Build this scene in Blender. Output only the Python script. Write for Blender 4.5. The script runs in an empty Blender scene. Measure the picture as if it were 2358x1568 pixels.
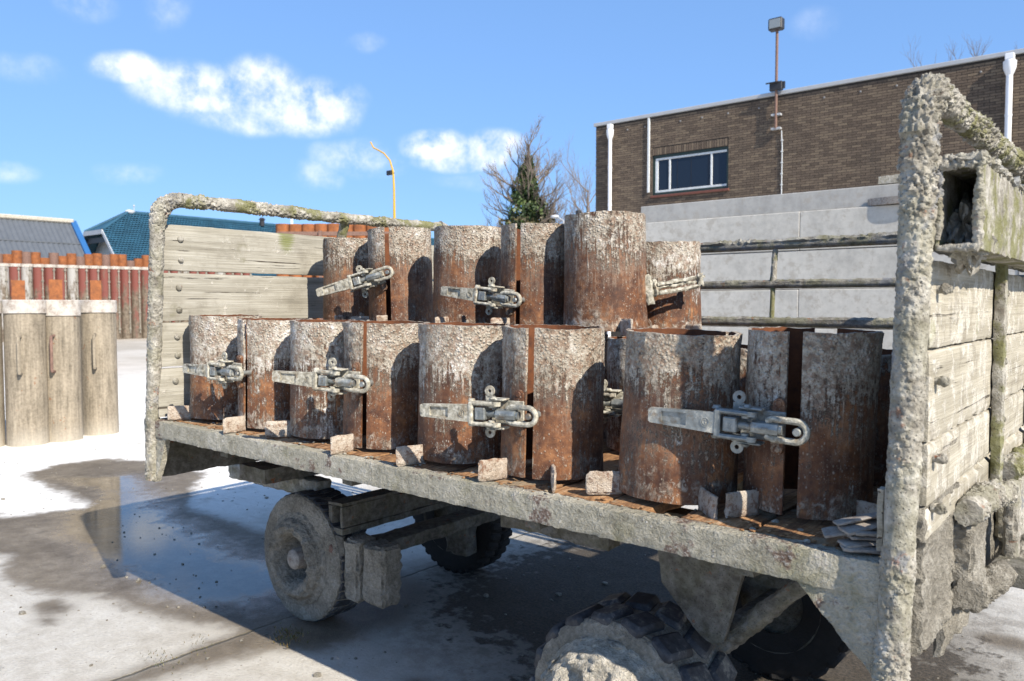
import bpy, bmesh, math, random
import numpy as np
from mathutils import Vector, Matrix, noise as mn

random.seed(7)
rng = np.random.default_rng(7)
S = bpy.context.scene
R = math.radians
PI = math.pi
COL = S.collection
ORD = 'first second third fourth fifth sixth seventh eighth ninth tenth eleventh twelfth thirteenth fourteenth fifteenth sixteenth seventeenth eighteenth nineteenth twentieth'.split()

# ------------------------------------------------------------------ camera
cam_d = bpy.data.cameras.new('camera')
cam = bpy.data.objects.new('camera', cam_d)
COL.objects.link(cam)
S.camera = cam
cam.location = (0, 0, 1.5)
cam.rotation_euler = (R(90 - 2.643), 0, R(39.83))
cam_d.sensor_width = 36.0
cam_d.lens = 1820 / 2358 * 36
cam_d.clip_start = 0.05
cam_d.clip_end = 3000
cam_d.dof.use_dof = True
cam_d.dof.focus_distance = 2.7
cam_d.dof.aperture_fstop = 5.6

# ------------------------------------------------------------------ light
SUN_DIR = Vector((1.28, -0.33, 1.0)).normalized()          # towards the sun
SUN_EL = math.asin(SUN_DIR.z)
SUN_ROT = math.atan2(SUN_DIR.x, SUN_DIR.y)
sun_d = bpy.data.lights.new('sun', 'SUN')
sun_d.energy = 5.0
sun_d.angle = R(0.5)
sun_d.color = (1.0, 0.92, 0.80)
sun = bpy.data.objects.new('sun', sun_d)
COL.objects.link(sun)
sun.rotation_euler = SUN_DIR.to_track_quat('Z', 'Y').to_euler()
S.view_settings.view_transform = 'Standard'
S.view_settings.look = 'None'
S.view_settings.gamma = 1.0
S.view_settings.use_curve_mapping = False
S.view_settings.exposure = 0.72


# ------------------------------------------------------------------ node helpers
class NT:
    def __init__(s, nt):
        s.t = nt

    def n(s, typ, ins=None, **props):
        nd = s.t.nodes.new(typ)
        for k, v in props.items():
            setattr(nd, k, v)
        for k, v in (ins or {}).items():
            sk = nd.inputs[k]
            if isinstance(v, bpy.types.NodeSocket):
                s.t.links.new(v, sk)
            else:
                sk.default_value = v
        return nd

    def m(s, op, a, b=0.0, c=0.0, clamp=False):
        return s.n('ShaderNodeMath', {0: a, 1: b, 2: c}, operation=op, use_clamp=clamp).outputs[0]

    def noise(s, vec, scale, detail=4.0, rough=0.55, dist=0.0, color=False):
        nd = s.n('ShaderNodeTexNoise', {'Vector': vec, 'Scale': scale, 'Detail': detail, 'Roughness': rough, 'Distortion': dist})
        return nd.outputs['Color' if color else 0]

    def voro(s, vec, scale, feature='F1', out='Distance', rnd=1.0):
        nd = s.n('ShaderNodeTexVoronoi', {'Vector': vec, 'Scale': scale, 'Randomness': rnd}, feature=feature)
        return nd.outputs[out]

    def ss(s, v, a, b, lo=0.0, hi=1.0):
        nd = s.n('ShaderNodeMapRange', {'Value': v, 'From Min': a, 'From Max': b, 'To Min': lo, 'To Max': hi})
        nd.interpolation_type = 'SMOOTHSTEP'
        return nd.outputs[0]

    def lin(s, v, a, b, lo=0.0, hi=1.0):
        return s.n('ShaderNodeMapRange', {'Value': v, 'From Min': a, 'From Max': b, 'To Min': lo, 'To Max': hi}).outputs[0]

    def mix(s, f, a, b, blend='MIX'):
        nd = s.n('ShaderNodeMix', data_type='RGBA', blend_type=blend)
        for k, v in (('Factor', f), (6, a), (7, b)):
            sk = nd.inputs[0] if k == 'Factor' else nd.inputs[k]
            if isinstance(v, bpy.types.NodeSocket):
                s.t.links.new(v, sk)
            else:
                sk.default_value = v if k == 'Factor' else c4(v)
        return nd.outputs[2]

    def ramp(s, f, stops):
        nd = s.n('ShaderNodeValToRGB', {0: f})
        e = nd.color_ramp.elements
        while len(e) < len(stops):
            e.new(0.5)
        for el, (p, c) in zip(e, stops):
            el.position = p
            el.color = c4(c)
        return nd.outputs[0]

    def map(s, vec, scale=(1, 1, 1), loc=(0, 0, 0)):
        return s.n('ShaderNodeMapping', {'Vector': vec, 'Scale': scale, 'Location': loc}).outputs[0]

    def bump(s, h, strength=0.5, dist=0.01, normal=None):
        ins = {'Height': h, 'Strength': strength, 'Distance': dist}
        if normal is not None:
            ins['Normal'] = normal
        return s.n('ShaderNodeBump', ins).outputs[0]

    def objco(s, rand=True):
        tc = s.n('ShaderNodeTexCoord').outputs['Object']
        if not rand:
            return tc
        r = s.n('ShaderNodeObjectInfo').outputs['Random']
        off = s.n('ShaderNodeCombineXYZ', {0: s.m('MULTIPLY', r, 37.0), 1: s.m('MULTIPLY', r, 91.0), 2: s.m('MULTIPLY', r, 13.0)}).outputs[0]
        return s.n('ShaderNodeVectorMath', {0: tc, 1: off}, operation='ADD').outputs[0]


def c4(c):
    if isinstance(c, (int, float)):
        return (c, c, c, 1)
    return tuple(c) if len(c) == 4 else (*c, 1)


def newmat(name):
    m = bpy.data.materials.new(name)
    m.use_nodes = True
    nt = m.node_tree
    b = nt.nodes['Principled BSDF']
    return m, NT(nt), b


def link(N, a, b):
    N.t.links.new(a, b)


# ------------------------------------------------------------------ world: Nishita sky and fair-weather clouds
W = bpy.data.worlds.new('World')
S.world = W
W.use_nodes = True
N = NT(W.node_tree)
bg = W.node_tree.nodes['Background']
sky = N.n('ShaderNodeTexSky', sky_type='NISHITA', sun_disc=False)
sky.sun_elevation = SUN_EL
sky.sun_rotation = SUN_ROT
sky.altitude = 0
sky.air_density = 1.0
sky.dust_density = 0.0
sky.ozone_density = 4.0
gen = N.n('ShaderNodeTexCoord').outputs['Generated']
sx = N.n('ShaderNodeSeparateXYZ', {0: gen})
az = N.m('ARCTAN2', sx.outputs[0], sx.outputs[1])            # 0 at +Y, negative towards -X
el = N.m('ARCSINE', sx.outputs[2])
warp = N.noise(gen, 7.0, 3.0, 0.5, color=True)
wsep = N.n('ShaderNodeSeparateColor', {0: warp})
az = N.m('ADD', az, N.m('MULTIPLY', N.m('SUBTRACT', wsep.outputs[0], 0.5), R(3.6)))
el = N.m('ADD', el, N.m('MULTIPLY', N.m('SUBTRACT', wsep.outputs[1], 0.5), R(1.8)))
puff = N.noise(gen, 34.0, 9.0, 0.62)
mid = N.noise(N.map(gen, loc=(0.37, 0.9, 0.11)), 13.0, 6.0, 0.58, 0.4)
fine = N.noise(gen, 5.0, 6.0, 0.6)
# (azimuth, elevation, half width, half height, strength), all in degrees
CLOUDS = [(-64.8, 14.6, 2.46, 1.03, 0.95),
          (-61.1, 13.9, 4.1, 1.7, 1.05),
          (-56.9, 14.6, 3.02, 1.87, 1.1),
          (-54.0, 13.5, 3.26, 1.89, 1.1),
          (-51.7, 13.5, 1.66, 1.69, 0.6),
          (-58.3, 12.5, 4.81, 1.04, 0.7),
          (-45.1, 11.2, 2.65, 1.13, 1.1),
          (-41.1, 11.0, 2.36, 1.32, 1.1),
          (-43.1, 10.2, 3.77, 0.88, 0.8),
          (-50.7, 10.3, 3.34, 1.3, 0.6),
          (-53.5, 9.0, 1.78, 1.22, 0.5),
          (-48.4, 9.7, 1.54, 0.87, 0.45),
          (-67.6, 18.4, 1.72, 1.39, 0.4),
          (-63.4, 18.4, 1.45, 1.44, 0.35),
          (-71.2, 14.1, 2.53, 0.97, 0.32),
          (-71.8, 7.8, 1.81, 0.75, 0.42),
          (-65.4, 8.3, 1.67, 0.74, 0.4),
          (-50.5, 17.7, 1.37, 0.68, 0.36),
          (-19.0, 18.1, 1.65, 1.18, 0.24),
          (-41.4, 8.9, 4.09, 0.82, 0.3)]
tot = None
for a0, e0, wa, we, st in CLOUDS:
    u = N.m('DIVIDE', N.m('SUBTRACT', az, R(a0)), R(wa))
    v = N.m('DIVIDE', N.m('SUBTRACT', el, R(e0)), R(we))
    d = N.m('ADD', N.m('MULTIPLY', u, u), N.m('MULTIPLY', v, v))
    q = N.m('MULTIPLY', N.ss(d, 1.7, 0.0), st)
    tot = q if tot is None else N.m('MAXIMUM', tot, q)
det = N.m('ADD', N.m('MULTIPLY', N.m('SUBTRACT', puff, 0.5), 2.8), N.m('MULTIPLY', N.m('SUBTRACT', mid, 0.5), 2.8))
dens = N.m('MULTIPLY', tot, N.m('ADD', det, 0.88))
mask = N.m('MULTIPLY', N.ss(dens, 0.02, 1.55), 0.92)
# outside the frame: the same sort of scattered cloud
out = N.m('MAXIMUM', N.ss(az, R(-5), R(25)), N.ss(az, R(-80), R(-105)))
veil = N.m('MULTIPLY', N.m('MULTIPLY', N.ss(N.m('ADD', fine, N.m('MULTIPLY', N.m('SUBTRACT', puff, 0.5), 0.3)), 0.56, 0.72), N.ss(el, 0.03, 0.2)), out)
mask = N.m('MAXIMUM', mask, N.m('MULTIPLY', veil, 0.8))
lum = N.m('ADD', 8.0, N.m('MULTIPLY', N.m('ADD', puff, mid), 3.2))
cc = N.n('ShaderNodeCombineXYZ', {0: N.m('MULTIPLY', lum, 0.985), 1: lum, 2: N.m('MULTIPLY', lum, 1.03)}).outputs[0]
skyc = N.mix(1.0, N.n('ShaderNodeGamma', {0: sky.outputs[0], 1: 0.42}).outputs[0], (1.84, 2.85, 4.45), 'MULTIPLY')
wcol = N.mix(mask, skyc, (1, 1, 1))
link(N, cc, wcol.node.inputs[7])
link(N, wcol, bg.inputs[0])
bg.inputs[1].default_value = 0.069


# ------------------------------------------------------------------ mesh helpers
class MB:
    def __init__(s):
        s.v = []
        s.f = []
        s.k = 0

    def add(s, verts, faces):
        verts = [tuple(p) for p in verts]
        s.v += verts
        k = s.k
        s.f += [tuple(i + k for i in f) for f in faces]
        s.k += len(verts)
        return s

    def box(s, x0, x1, y0, y1, z0, z1, M=None, bev=0.0):
        if bev > 0:
            b = min(bev, (x1 - x0) / 2.2, (y1 - y0) / 2.2, (z1 - z0) / 2.2)
            v = []
            for sx_, X in ((-1, x0), (1, x1)):
                for sy_, Y in ((-1, y0), (1, y1)):
                    for sz_, Z in ((-1, z0), (1, z1)):
                        v += [(X, Y - sy_ * b, Z - sz_ * b), (X - sx_ * b, Y, Z - sz_ * b), (X - sx_ * b, Y - sy_ * b, Z)]
            idx = lambda a, b_, c, k: (a * 4 + b_ * 2 + c) * 3 + k
            f = []
            for a in (0, 1):
                q = [idx(a, 0, 0, 0), idx(a, 0, 1, 0), idx(a, 1, 1, 0), idx(a, 1, 0, 0)]
                f.append(q if a == 0 else q[::-1])
                q = [idx(0, a, 0, 1), idx(1, a, 0, 1), idx(1, a, 1, 1), idx(0, a, 1, 1)]
                f.append(q if a == 0 else q[::-1])
                q = [idx(0, 0, a, 2), idx(0, 1, a, 2), idx(1, 1, a, 2), idx(1, 0, a, 2)]
                f.append(q if a == 0 else q[::-1])
            for a in (0, 1):
                for b_ in (0, 1):
                    f.append([idx(a, b_, 0, 0), idx(a, b_, 1, 0), idx(a, b_, 1, 1), idx(a, b_, 0, 1)])
                    f.append([idx(a, 0, b_, 0), idx(a, 1, b_, 0), idx(a, 1, b_, 2), idx(a, 0, b_, 2)])
                    f.append([idx(0, a, b_, 1), idx(1, a, b_, 1), idx(1, a, b_, 2), idx(0, a, b_, 2)])
                    for c in (0, 1):
                        f.append([idx(a, b_, c, 0), idx(a, b_, c, 1), idx(a, b_, c, 2)])
        else:
            v = [(x, y, z) for x in (x0, x1) for y in (y0, y1) for z in (z0, z1)]
            f = [(0, 1, 3, 2), (4, 6, 7, 5), (0, 4, 5, 1), (2, 3, 7, 6), (0, 2, 6, 4), (1, 5, 7, 3)]
        if M is not None:
            v = [M @ Vector(p) for p in v]
        return s.add(v, f)

    def cyl(s, p0, p1, r0, r1=None, seg=16, caps=True):
        r1 = r0 if r1 is None else r1
        p0, p1 = Vector(p0), Vector(p1)
        d = (p1 - p0).normalized()
        a = d.orthogonal().normalized()
        b = d.cross(a)
        v = []
        for p, r in ((p0, r0), (p1, r1)):
            v += [p + (a * math.cos(t) + b * math.sin(t)) * r for t in (2 * PI * i / seg for i in range(seg))]
        f = [(i, (i + 1) % seg, seg + (i + 1) % seg, seg + i) for i in range(seg)]
        if caps:
            f += [tuple(range(seg))[::-1], tuple(range(seg, 2 * seg))]
        return s.add(v, f)

    def prism(s, poly, axis, a0, a1):
        """poly: 2D points in the plane across axis (0 x,1 y,2 z)"""
        def P(u, w, a):
            return {0: (a, u, w), 1: (u, a, w), 2: (u, w, a)}[axis]
        n = len(poly)
        v = [P(*p, a0) for p in poly] + [P(*p, a1) for p in poly]
        f = [(i, (i + 1) % n, n + (i + 1) % n, n + i) for i in range(n)]
        f += [tuple(range(n))[::-1], tuple(range(n, 2 * n))]
        return s.add(v, f)

    def tube(s, pts, r, seg=10, caps=True):
        pts = [Vector(p) for p in pts]
        rr = r if hasattr(r, '__len__') else [r] * len(pts)
        t0 = (pts[1] - pts[0]).normalized()
        a = t0.orthogonal().normalized()
        v = []
        for i, p in enumerate(pts):
            t = (pts[min(i + 1, len(pts) - 1)] - pts[max(i - 1, 0)]).normalized()
            a = (a - t * a.dot(t)).normalized()
            b = t.cross(a)
            v += [p + (a * math.cos(q) + b * math.sin(q)) * rr[i] for q in (2 * PI * j / seg for j in range(seg))]
        f = []
        for i in range(len(pts) - 1):
            for j in range(seg):
                k = (j + 1) % seg
                f.append((i * seg + j, i * seg + k, (i + 1) * seg + k, (i + 1) * seg + j))
        if caps:
            f += [tuple(range(seg))[::-1], tuple(range((len(pts) - 1) * seg, len(pts) * seg))]
        return s.add(v, f)

    def revolve(s, prof, seg=24, M=None, closed=False):
        """prof: list of (radius, height) about z"""
        n = len(prof)
        v = [(r * math.cos(2 * PI * i / seg), r * math.sin(2 * PI * i / seg), z) for i in range(seg) for r, z in prof]
        f = []
        for i in range(seg):
            k = (i + 1) % seg
            for j in range(n if closed else n - 1):
                l = (j + 1) % n
                f.append((i * n + j, k * n + j, k * n + l, i * n + l))
        if M is not None:
            v = [M @ Vector(p) for p in v]
        return s.add(v, f)

    def rbox(s, x0, x1, y0, y1, z0, z1, res, amp=0.003, freq=25.0, chip=0.004, seed=0.0, lump=0.0, M=None):
        """box whose faces are grids, roughened by noise; edges worn"""
        lo, hi = (x0, y0, z0), (x1, y1, z1)
        cen = [(a + b) / 2 for a, b in zip(lo, hi)]
        rs = res if hasattr(res, '__len__') else (res,) * 3
        nn = [max(1, int(round((b - a) / r))) for a, b, r in zip(lo, hi, rs)]
        sd = Vector((seed * 3.1, seed * 1.7, seed * 0.9))
        for ax in range(3):
            u, w = [(1, 2), (2, 0), (0, 1)][ax]
            for side in (0, 1):
                vv, ff = [], []
                for i in range(nn[u] + 1):
                    for j in range(nn[w] + 1):
                        p = [0, 0, 0]
                        p[ax] = hi[ax] if side else lo[ax]
                        p[u] = lo[u] + (hi[u] - lo[u]) * i / nn[u]
                        p[w] = lo[w] + (hi[w] - lo[w]) * j / nn[w]
                        q = Vector(p)
                        e = q + sd
                        dv = mn.noise_vector(e * freq) * amp + mn.noise_vector(e * freq * 2.7) * (amp * 0.5)
                        on = [abs(p[k] - lo[k]) < 1e-6 or abs(p[k] - hi[k]) < 1e-6 for k in range(3)]
                        if lump:
                            f1 = mn.voronoi(e * freq * 1.6)[0][0]
                            for k in range(3):
                                if on[k]:
                                    dv[k] += (1 if p[k] > cen[k] else -1) * max(0, 0.55 - f1) * lump
                        if chip and sum(on) >= 2:
                            c = chip * (0.4 + 1.2 * max(0, mn.noise(e * freq * 0.6)) + 0.8 * abs(mn.noise(e * freq * 2)))
                            for k in range(3):
                                if on[k]:
                                    dv[k] += (-1 if p[k] > cen[k] else 1) * c
                        q = q + dv
                        vv.append(M @ q if M is not None else q)
                for i in range(nn[u]):
                    for j in range(nn[w]):
                        a = i * (nn[w] + 1) + j
                        b = a + nn[w] + 1
                        ff.append((a, b, b + 1, a + 1) if side else (a, a + 1, b + 1, b))
                s.add(vv, ff)
        return s

    def ctube(s, pts, r, thick, ds=0.006, seg=44, seed=0.0, fs=20.0, ls=60.0, lumpf=1.0, caps=True):
        """pipe caked with concrete: thick = metres of crust, a number or f(t 0..1, point, normal)"""
        P = [Vector(p) for p in pts]
        L = [0]
        for a, b in zip(P, P[1:]):
            L.append(L[-1] + (b - a).length)
        n = max(2, int(L[-1] / ds))
        C = []
        k = 0
        for i in range(n + 1):
            d = L[-1] * i / n
            while k < len(P) - 2 and d > L[k + 1]:
                k += 1
            C.append(P[k].lerp(P[k + 1], (d - L[k]) / (L[k + 1] - L[k])))
        a = (C[1] - C[0]).orthogonal().normalized()
        sd = Vector((seed, seed * 2.3, -seed))
        v = []
        for i, c in enumerate(C):
            t = (C[min(i + 1, n)] - C[max(i - 1, 0)]).normalized()
            a = (a - t * a.dot(t)).normalized()
            b = t.cross(a)
            for j in range(seg):
                q = 2 * PI * j / seg
                d = a * math.cos(q) + b * math.sin(q)
                p = c + d * r + sd
                th = thick(i / n, c, d) if callable(thick) else thick
                big = mn.noise(p * fs * 0.35) * 0.6 + mn.noise(p * fs) * 0.5
                f1 = mn.voronoi(p * ls)[0][0]
                f2 = mn.voronoi(p * ls * 2.1)[0][0]
                h = th * max(-0.25, 0.42 + big * 0.8 + lumpf * (max(0, 1 - (f1 / .66) ** 2) * 0.8 + max(0, 1 - (f2 / .62) ** 2) * 0.40 - 0.42) * min(1.25, max(.12, .75 + 1.5 * mn.noise(p * 6.5))))
                v.append(c + d * (r + h))
        f = []
        for i in range(n):
            for j in range(seg):
                l = (j + 1) % seg
                f.append((i * seg + j, i * seg + l, (i + 1) * seg + l, (i + 1) * seg + j))
        if caps:
            f += [tuple(range(seg))[::-1], tuple(range(n * seg, (n + 1) * seg))]
        return s.add(v, f)

    def blob(s, c, rad, amp=0.3, freq=4.0, sub=3, seed=0.0, lump=0.0, ls=20.0):
        bm = bmesh.new()
        bmesh.ops.create_icosphere(bm, subdivisions=sub, radius=1.0)
        bm.verts.ensure_lookup_table()
        rad = rad if hasattr(rad, '__len__') else (rad,) * 3
        v = []
        for q in bm.verts:
            d = q.co
            k = 1 + amp * mn.noise(d * freq * 0.5 + Vector((seed, seed, 0))) + amp * 0.5 * mn.noise(d * freq * 1.4 + Vector((seed, 0, seed)))
            p = Vector((d.x * rad[0], d.y * rad[1], d.z * rad[2])) * k
            if lump:
                p += d * 0.5 * max(0, 1 - (1 / .62 * mn.voronoi((p + Vector((seed, 0, 0))) * ls)[0][0]) ** 2) * lump
            v.append(Vector(c) + p)
        f = [tuple(q.index for q in fc.verts) for fc in bm.faces]
        bm.free()
        return s.add(v, f)

    def mesh(s, name, smooth=35):
        me = bpy.data.meshes.new(name)
        me.from_pydata(s.v, [], s.f)
        me.update()
        if smooth:
            bm = bmesh.new()
            bm.from_mesh(me)
            bmesh.ops.remove_doubles(bm, verts=bm.verts, dist=1e-6)
            bmesh.ops.recalc_face_normals(bm, faces=bm.faces)
            bm.to_mesh(me)
            bm.free()
            me.polygons.foreach_set('use_smooth', [True] * len(me.polygons))
            me.set_sharp_from_angle(angle=R(smooth))
        return me

    def obj(s, name, mat, parent=None, smooth=35, loc=None, rot=None):
        return mkobj(name, s.mesh(name, smooth), mat, parent, loc, rot)


def mkobj(name, me, mat=None, parent=None, loc=None, rot=None):
    o = bpy.data.objects.new(name, me)
    COL.objects.link(o)
    if mat is not None and len(me.materials) == 0:
        me.materials.append(mat)
    if parent is not None:
        o.parent = parent
    if loc is not None:
        o.location = loc
    if rot is not None:
        o.rotation_euler = rot
    return o


def tag(o, label=None, cat=None, group=None, kind=None):
    for k, v in (('label', label), ('category', cat), ('group', group), ('kind', kind)):
        if v:
            o[k] = v
    return o


def thing(name, label, cat, loc=(0, 0, 0), rot=(0, 0, 0), group=None):
    o = bpy.data.objects.new(name, None)
    COL.objects.link(o)
    o.location = loc
    o.rotation_euler = rot
    o.empty_display_size = 0.1
    return tag(o, label, cat, group)


def kids(o):
    return [c for c in COL.objects if c.parent == o]


def dup(root, loc, rot=None, label=None, group=None):
    r = root.copy()
    COL.objects.link(r)
    r.location = loc
    if rot is not None:
        r.rotation_euler = rot
    if label:
        r['label'] = label
    if group:
        r['group'] = group
    for ch in list(root.children):
        c = ch.copy()
        COL.objects.link(c)
        c.parent = r
        for g in list(ch.children):
            d = g.copy()
            COL.objects.link(d)
            d.parent = c
    return r


# ------------------------------------------------------------------ materials
def mat_plain(name, col, rough=0.8, metal=0.0, var=0.25, scale=12.0, bump=0.2, bd=0.004, col2=None):
    m, N, b = newmat(name)
    co = N.objco()
    n1 = N.noise(co, scale, 6, 0.6)
    n2 = N.noise(co, scale * 5, 4, 0.6)
    k = N.m('ADD', N.m('MULTIPLY', n1, 0.7), N.m('MULTIPLY', n2, 0.3))
    c2 = col2 or tuple(x * (1 - var) for x in col)
    c3 = tuple(min(1, x * (1 + var)) for x in col)
    link(N, N.ramp(k, [(0.3, c2), (0.5, col), (0.7, c3)]), b.inputs['Base Color'])
    b.inputs['Roughness'].default_value = rough
    b.inputs['Metallic'].default_value = metal
    if bump:
        link(N, N.bump(n2, bump, bd), b.inputs['Normal'])
    return m


def rust_color(N, co, bright=1.0):
    a = N.noise(co, 9, 7, 0.65)
    c = N.noise(co, 55, 5, 0.6)
    k = N.m('ADD', N.m('MULTIPLY', a, 0.65), N.m('MULTIPLY', c, 0.35))
    f = lambda t: tuple(x * bright for x in t)
    return N.ramp(k, [(0.33, f((0.040, 0.018, 0.012))), (0.44, f((0.080, 0.034, 0.018))), (0.53, f((0.145, 0.060, 0.026))),
                      (0.61, f((0.25, 0.112, 0.046))), (0.72, f((0.37, 0.205, 0.10)))])


def mat_mould(name, cover=0.0, foot=0.0, H=0.435, pale=0.0):
    """rusty formwork steel, splashed and crusted with old concrete, thickest towards the rim"""
    m, N, b = newmat(name)
    raw = N.n('ShaderNodeTexCoord').outputs['Object']
    co = N.objco()
    z = N.m('DIVIDE', N.n('ShaderNodeSeparateXYZ', {0: raw}).outputs[2], H)
    n1 = N.noise(co, 7, 7, 0.62)
    n2 = N.noise(co, 62, 6, 0.68)
    n3 = N.noise(co, 260, 4, 0.65)
    st = N.noise(N.map(co, (120, 120, 8)), 1.0, 5, 0.55)
    nod = N.ss(N.voro(N.noise(co, 30, 2, 0.5, color=True) if False else co, 88), 0.55, 0.05)
    sp = N.noise(N.map(co, (42, 42, 30)), 1.0, 6, 0.7, 0.8)
    h = N.m('MULTIPLY', N.ss(z, 0.36, 0.98), 0.86)
    cv = N.m('ADD', h, N.m('MULTIPLY', N.m('SUBTRACT', n1, 0.5), 1.75))
    cv = N.m('ADD', cv, N.m('MULTIPLY', N.m('SUBTRACT', n2, 0.5), 1.2))
    cv = N.m('ADD', cv, N.m('MULTIPLY', N.m('SUBTRACT', st, 0.5), 1.5))
    cv = N.m('ADD', cv, N.m('MULTIPLY', N.m('SUBTRACT', n3, 0.5), 0.9))
    cv = N.m('ADD', cv, cover)
    # a pale film low down where the foot stood in wet concrete
    ft = N.m('MULTIPLY', N.ss(z, 0.34, 0.05), 0.34 + foot)
    cf = N.m('ADD', ft, N.m('MULTIPLY', N.m('SUBTRACT', sp, 0.5), 1.3))
    cf = N.m('ADD', cf, N.m('MULTIPLY', N.m('SUBTRACT', n1, 0.5), 0.9))
    crust = N.ss(cv, 0.27, 0.50)
    haze = N.m('MULTIPLY', N.ss(N.m('ADD', N.m('ADD', N.m('MULTIPLY', N.ss(z, .1, .9), .35), N.m('MULTIPLY', N.m('SUBTRACT', n1, .5), 1.3)), N.m('ADD', N.m('MULTIPLY', N.m('SUBTRACT', st, .5), 1.0), N.m('MULTIPLY', N.m('SUBTRACT', n2, .5), .8))), -.05, .5), .66)
    film = N.m('MULTIPLY', N.ss(cf, 0.34, 0.58), 0.72)
    # specks and drips
    v1 = N.voro(N.map(co, (95, 95, 60)), 1.0)
    spk = N.m('MULTIPLY', N.ss(v1, 0.27, 0.15), N.ss(N.noise(co, 30, 3, 0.6), 0.42, 0.50))
    v2 = N.voro(N.map(co, (170, 170, 120)), 1.0)
    spk2 = N.m('MULTIPLY', N.ss(v2, 0.25, 0.15), N.ss(N.noise(co, 22, 3, 0.6), 0.45, 0.58))
    drip = N.m('MULTIPLY', N.ss(N.noise(N.map(co, (95, 95, 5)), 1.0, 3, 0.5), 0.60, 0.66), N.ss(N.m('ADD', z, N.m('MULTIPLY', N.m('SUBTRACT', n1, 0.5), 1.2)), 0.42, 0.62))
    allc = N.m('MAXIMUM', N.m('MAXIMUM', crust, film), N.m('MAXIMUM', N.m('MULTIPLY', N.m('MAXIMUM', spk, spk2), 0.55), N.m('MULTIPLY', drip, 0.8)))
    rc = N.mix(haze, rust_color(N, co, 1.0), N.ramp(n3, [(.38, (.17, .105, .068)), (.60, (.40, .32, .24))]))
    wp = N.noise(co, 16, 5, 0.65)
    pk = N.m('ADD', N.m('ADD', N.m('MULTIPLY', n2, 0.45), N.m('MULTIPLY', wp, 0.55)), pale)
    ccol = N.ramp(pk, [(0.34, (0.24, 0.20, 0.15)), (0.45, (0.385, 0.34, 0.27)), (0.55, (0.51, 0.465, 0.385)), (0.66, (0.78, 0.75, 0.69))])
    # rust bleeding through the crust
    bleed = N.m('MULTIPLY', N.ss(N.noise(co, 150, 5, 0.72), 0.50, 0.60), N.ss(n1, 0.36, 0.62, 0.15, 0.7))
    gapm = N.m('MULTIPLY', N.ss(nod, 0.42, 0.12), N.ss(N.noise(co, 40, 4, 0.65), 0.42, 0.60))
    bleed = N.m('MAXIMUM', bleed, N.m('MULTIPLY', gapm, 0.6))
    ccol = N.mix(bleed, ccol, N.ramp(n2, [(0.4, (0.11, 0.048, 0.024)), (0.6, (0.25, 0.115, 0.05))]))
    base = N.mix(allc, rc, ccol)
    link(N, base, b.inputs['Base Color'])
    link(N, N.lin(allc, 0, 1, 0.62, 0.92), b.inputs['Roughness'])
    b.inputs['Specular IOR Level'].default_value = 0.35
    hh = N.m('ADD', N.m('MULTIPLY', allc, 0.55), N.m('MULTIPLY', N.m('MULTIPLY', crust, n3), 1.3))
    hh = N.m('ADD', hh, N.m('MULTIPLY', N.m('MULTIPLY', crust, n2), 1.2))
    hh = N.m('ADD', hh, N.m('MULTIPLY', N.m('MULTIPLY', crust, nod), N.ss(z, 0.55, 0.9, 0.1, 1.3)))
    hh = N.m('ADD', hh, N.m('MULTIPLY', n3, 0.25))
    link(N, N.bump(hh, 0.9, 0.0055), b.inputs['Normal'])
    return m


def mat_crust(name, moss=0.3, dark=1.0, metal=0.12, rust=0.12, warm=0.0):
    """steel pipe buried in splashed concrete"""
    m, N, b = newmat(name)
    co = N.objco()
    n1 = N.noise(co, 7, 5, 0.6)
    n2 = N.noise(co, 38, 6, 0.65)
    n3 = N.noise(co, 160, 4, 0.65)
    k = N.m('ADD', N.m('MULTIPLY', n1, 0.4), N.m('MULTIPLY', n2, 0.6))
    d = dark
    w = warm
    col = N.ramp(k, [(0.34, (0.15 * d, 0.135 * d, 0.108 * d)), (0.46, (0.29 * d, 0.268 * d, 0.222 * d)), (0.55, (0.42 * d, 0.395 * d, (0.338 - w) * d)),
                     (0.68, (0.62 * d, 0.59 * d, (0.52 - w) * d))])
    mo = N.m('MULTIPLY', N.ss(N.m('ADD', N.noise(co, 11, 5, 0.65), N.m('MULTIPLY', n3, 0.15)), 0.52, 0.66), moss)
    col = N.mix(mo, col, (0.14, 0.14, 0.035))
    me_ = N.m('MULTIPLY', N.ss(N.noise(co, 13, 4, 0.55), 0.60, 0.66), metal * 4, clamp=True)
    col = N.mix(me_, col, (0.16, 0.17, 0.19))
    ru = N.m('MULTIPLY', N.ss(N.m('ADD', N.noise(co, 17, 5, 0.7), N.m('MULTIPLY', n2, 0.25)), 0.74, 0.82), rust * 6, clamp=True)
    col = N.mix(ru, col, (0.20, 0.07, 0.028))
    pores = N.ss(N.voro(co, 120), 0.12, 0.28)
    col = N.mix(N.m('MULTIPLY', N.m('SUBTRACT', 1.0, pores), 0.5), col, (0.06, 0.05, 0.04))
    link(N, col, b.inputs['Base Color'])
    b.inputs['Roughness'].default_value = 0.93
    b.inputs['Specular IOR Level'].default_value = 0.25
    hh = N.m('ADD', N.m('MULTIPLY', n2, 1.0), N.m('ADD', N.m('MULTIPLY', n3, 0.7), N.m('MULTIPLY', pores, 0.3)))
    link(N, N.bump(hh, 0.9, 0.006), b.inputs['Normal'])
    return m


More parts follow.
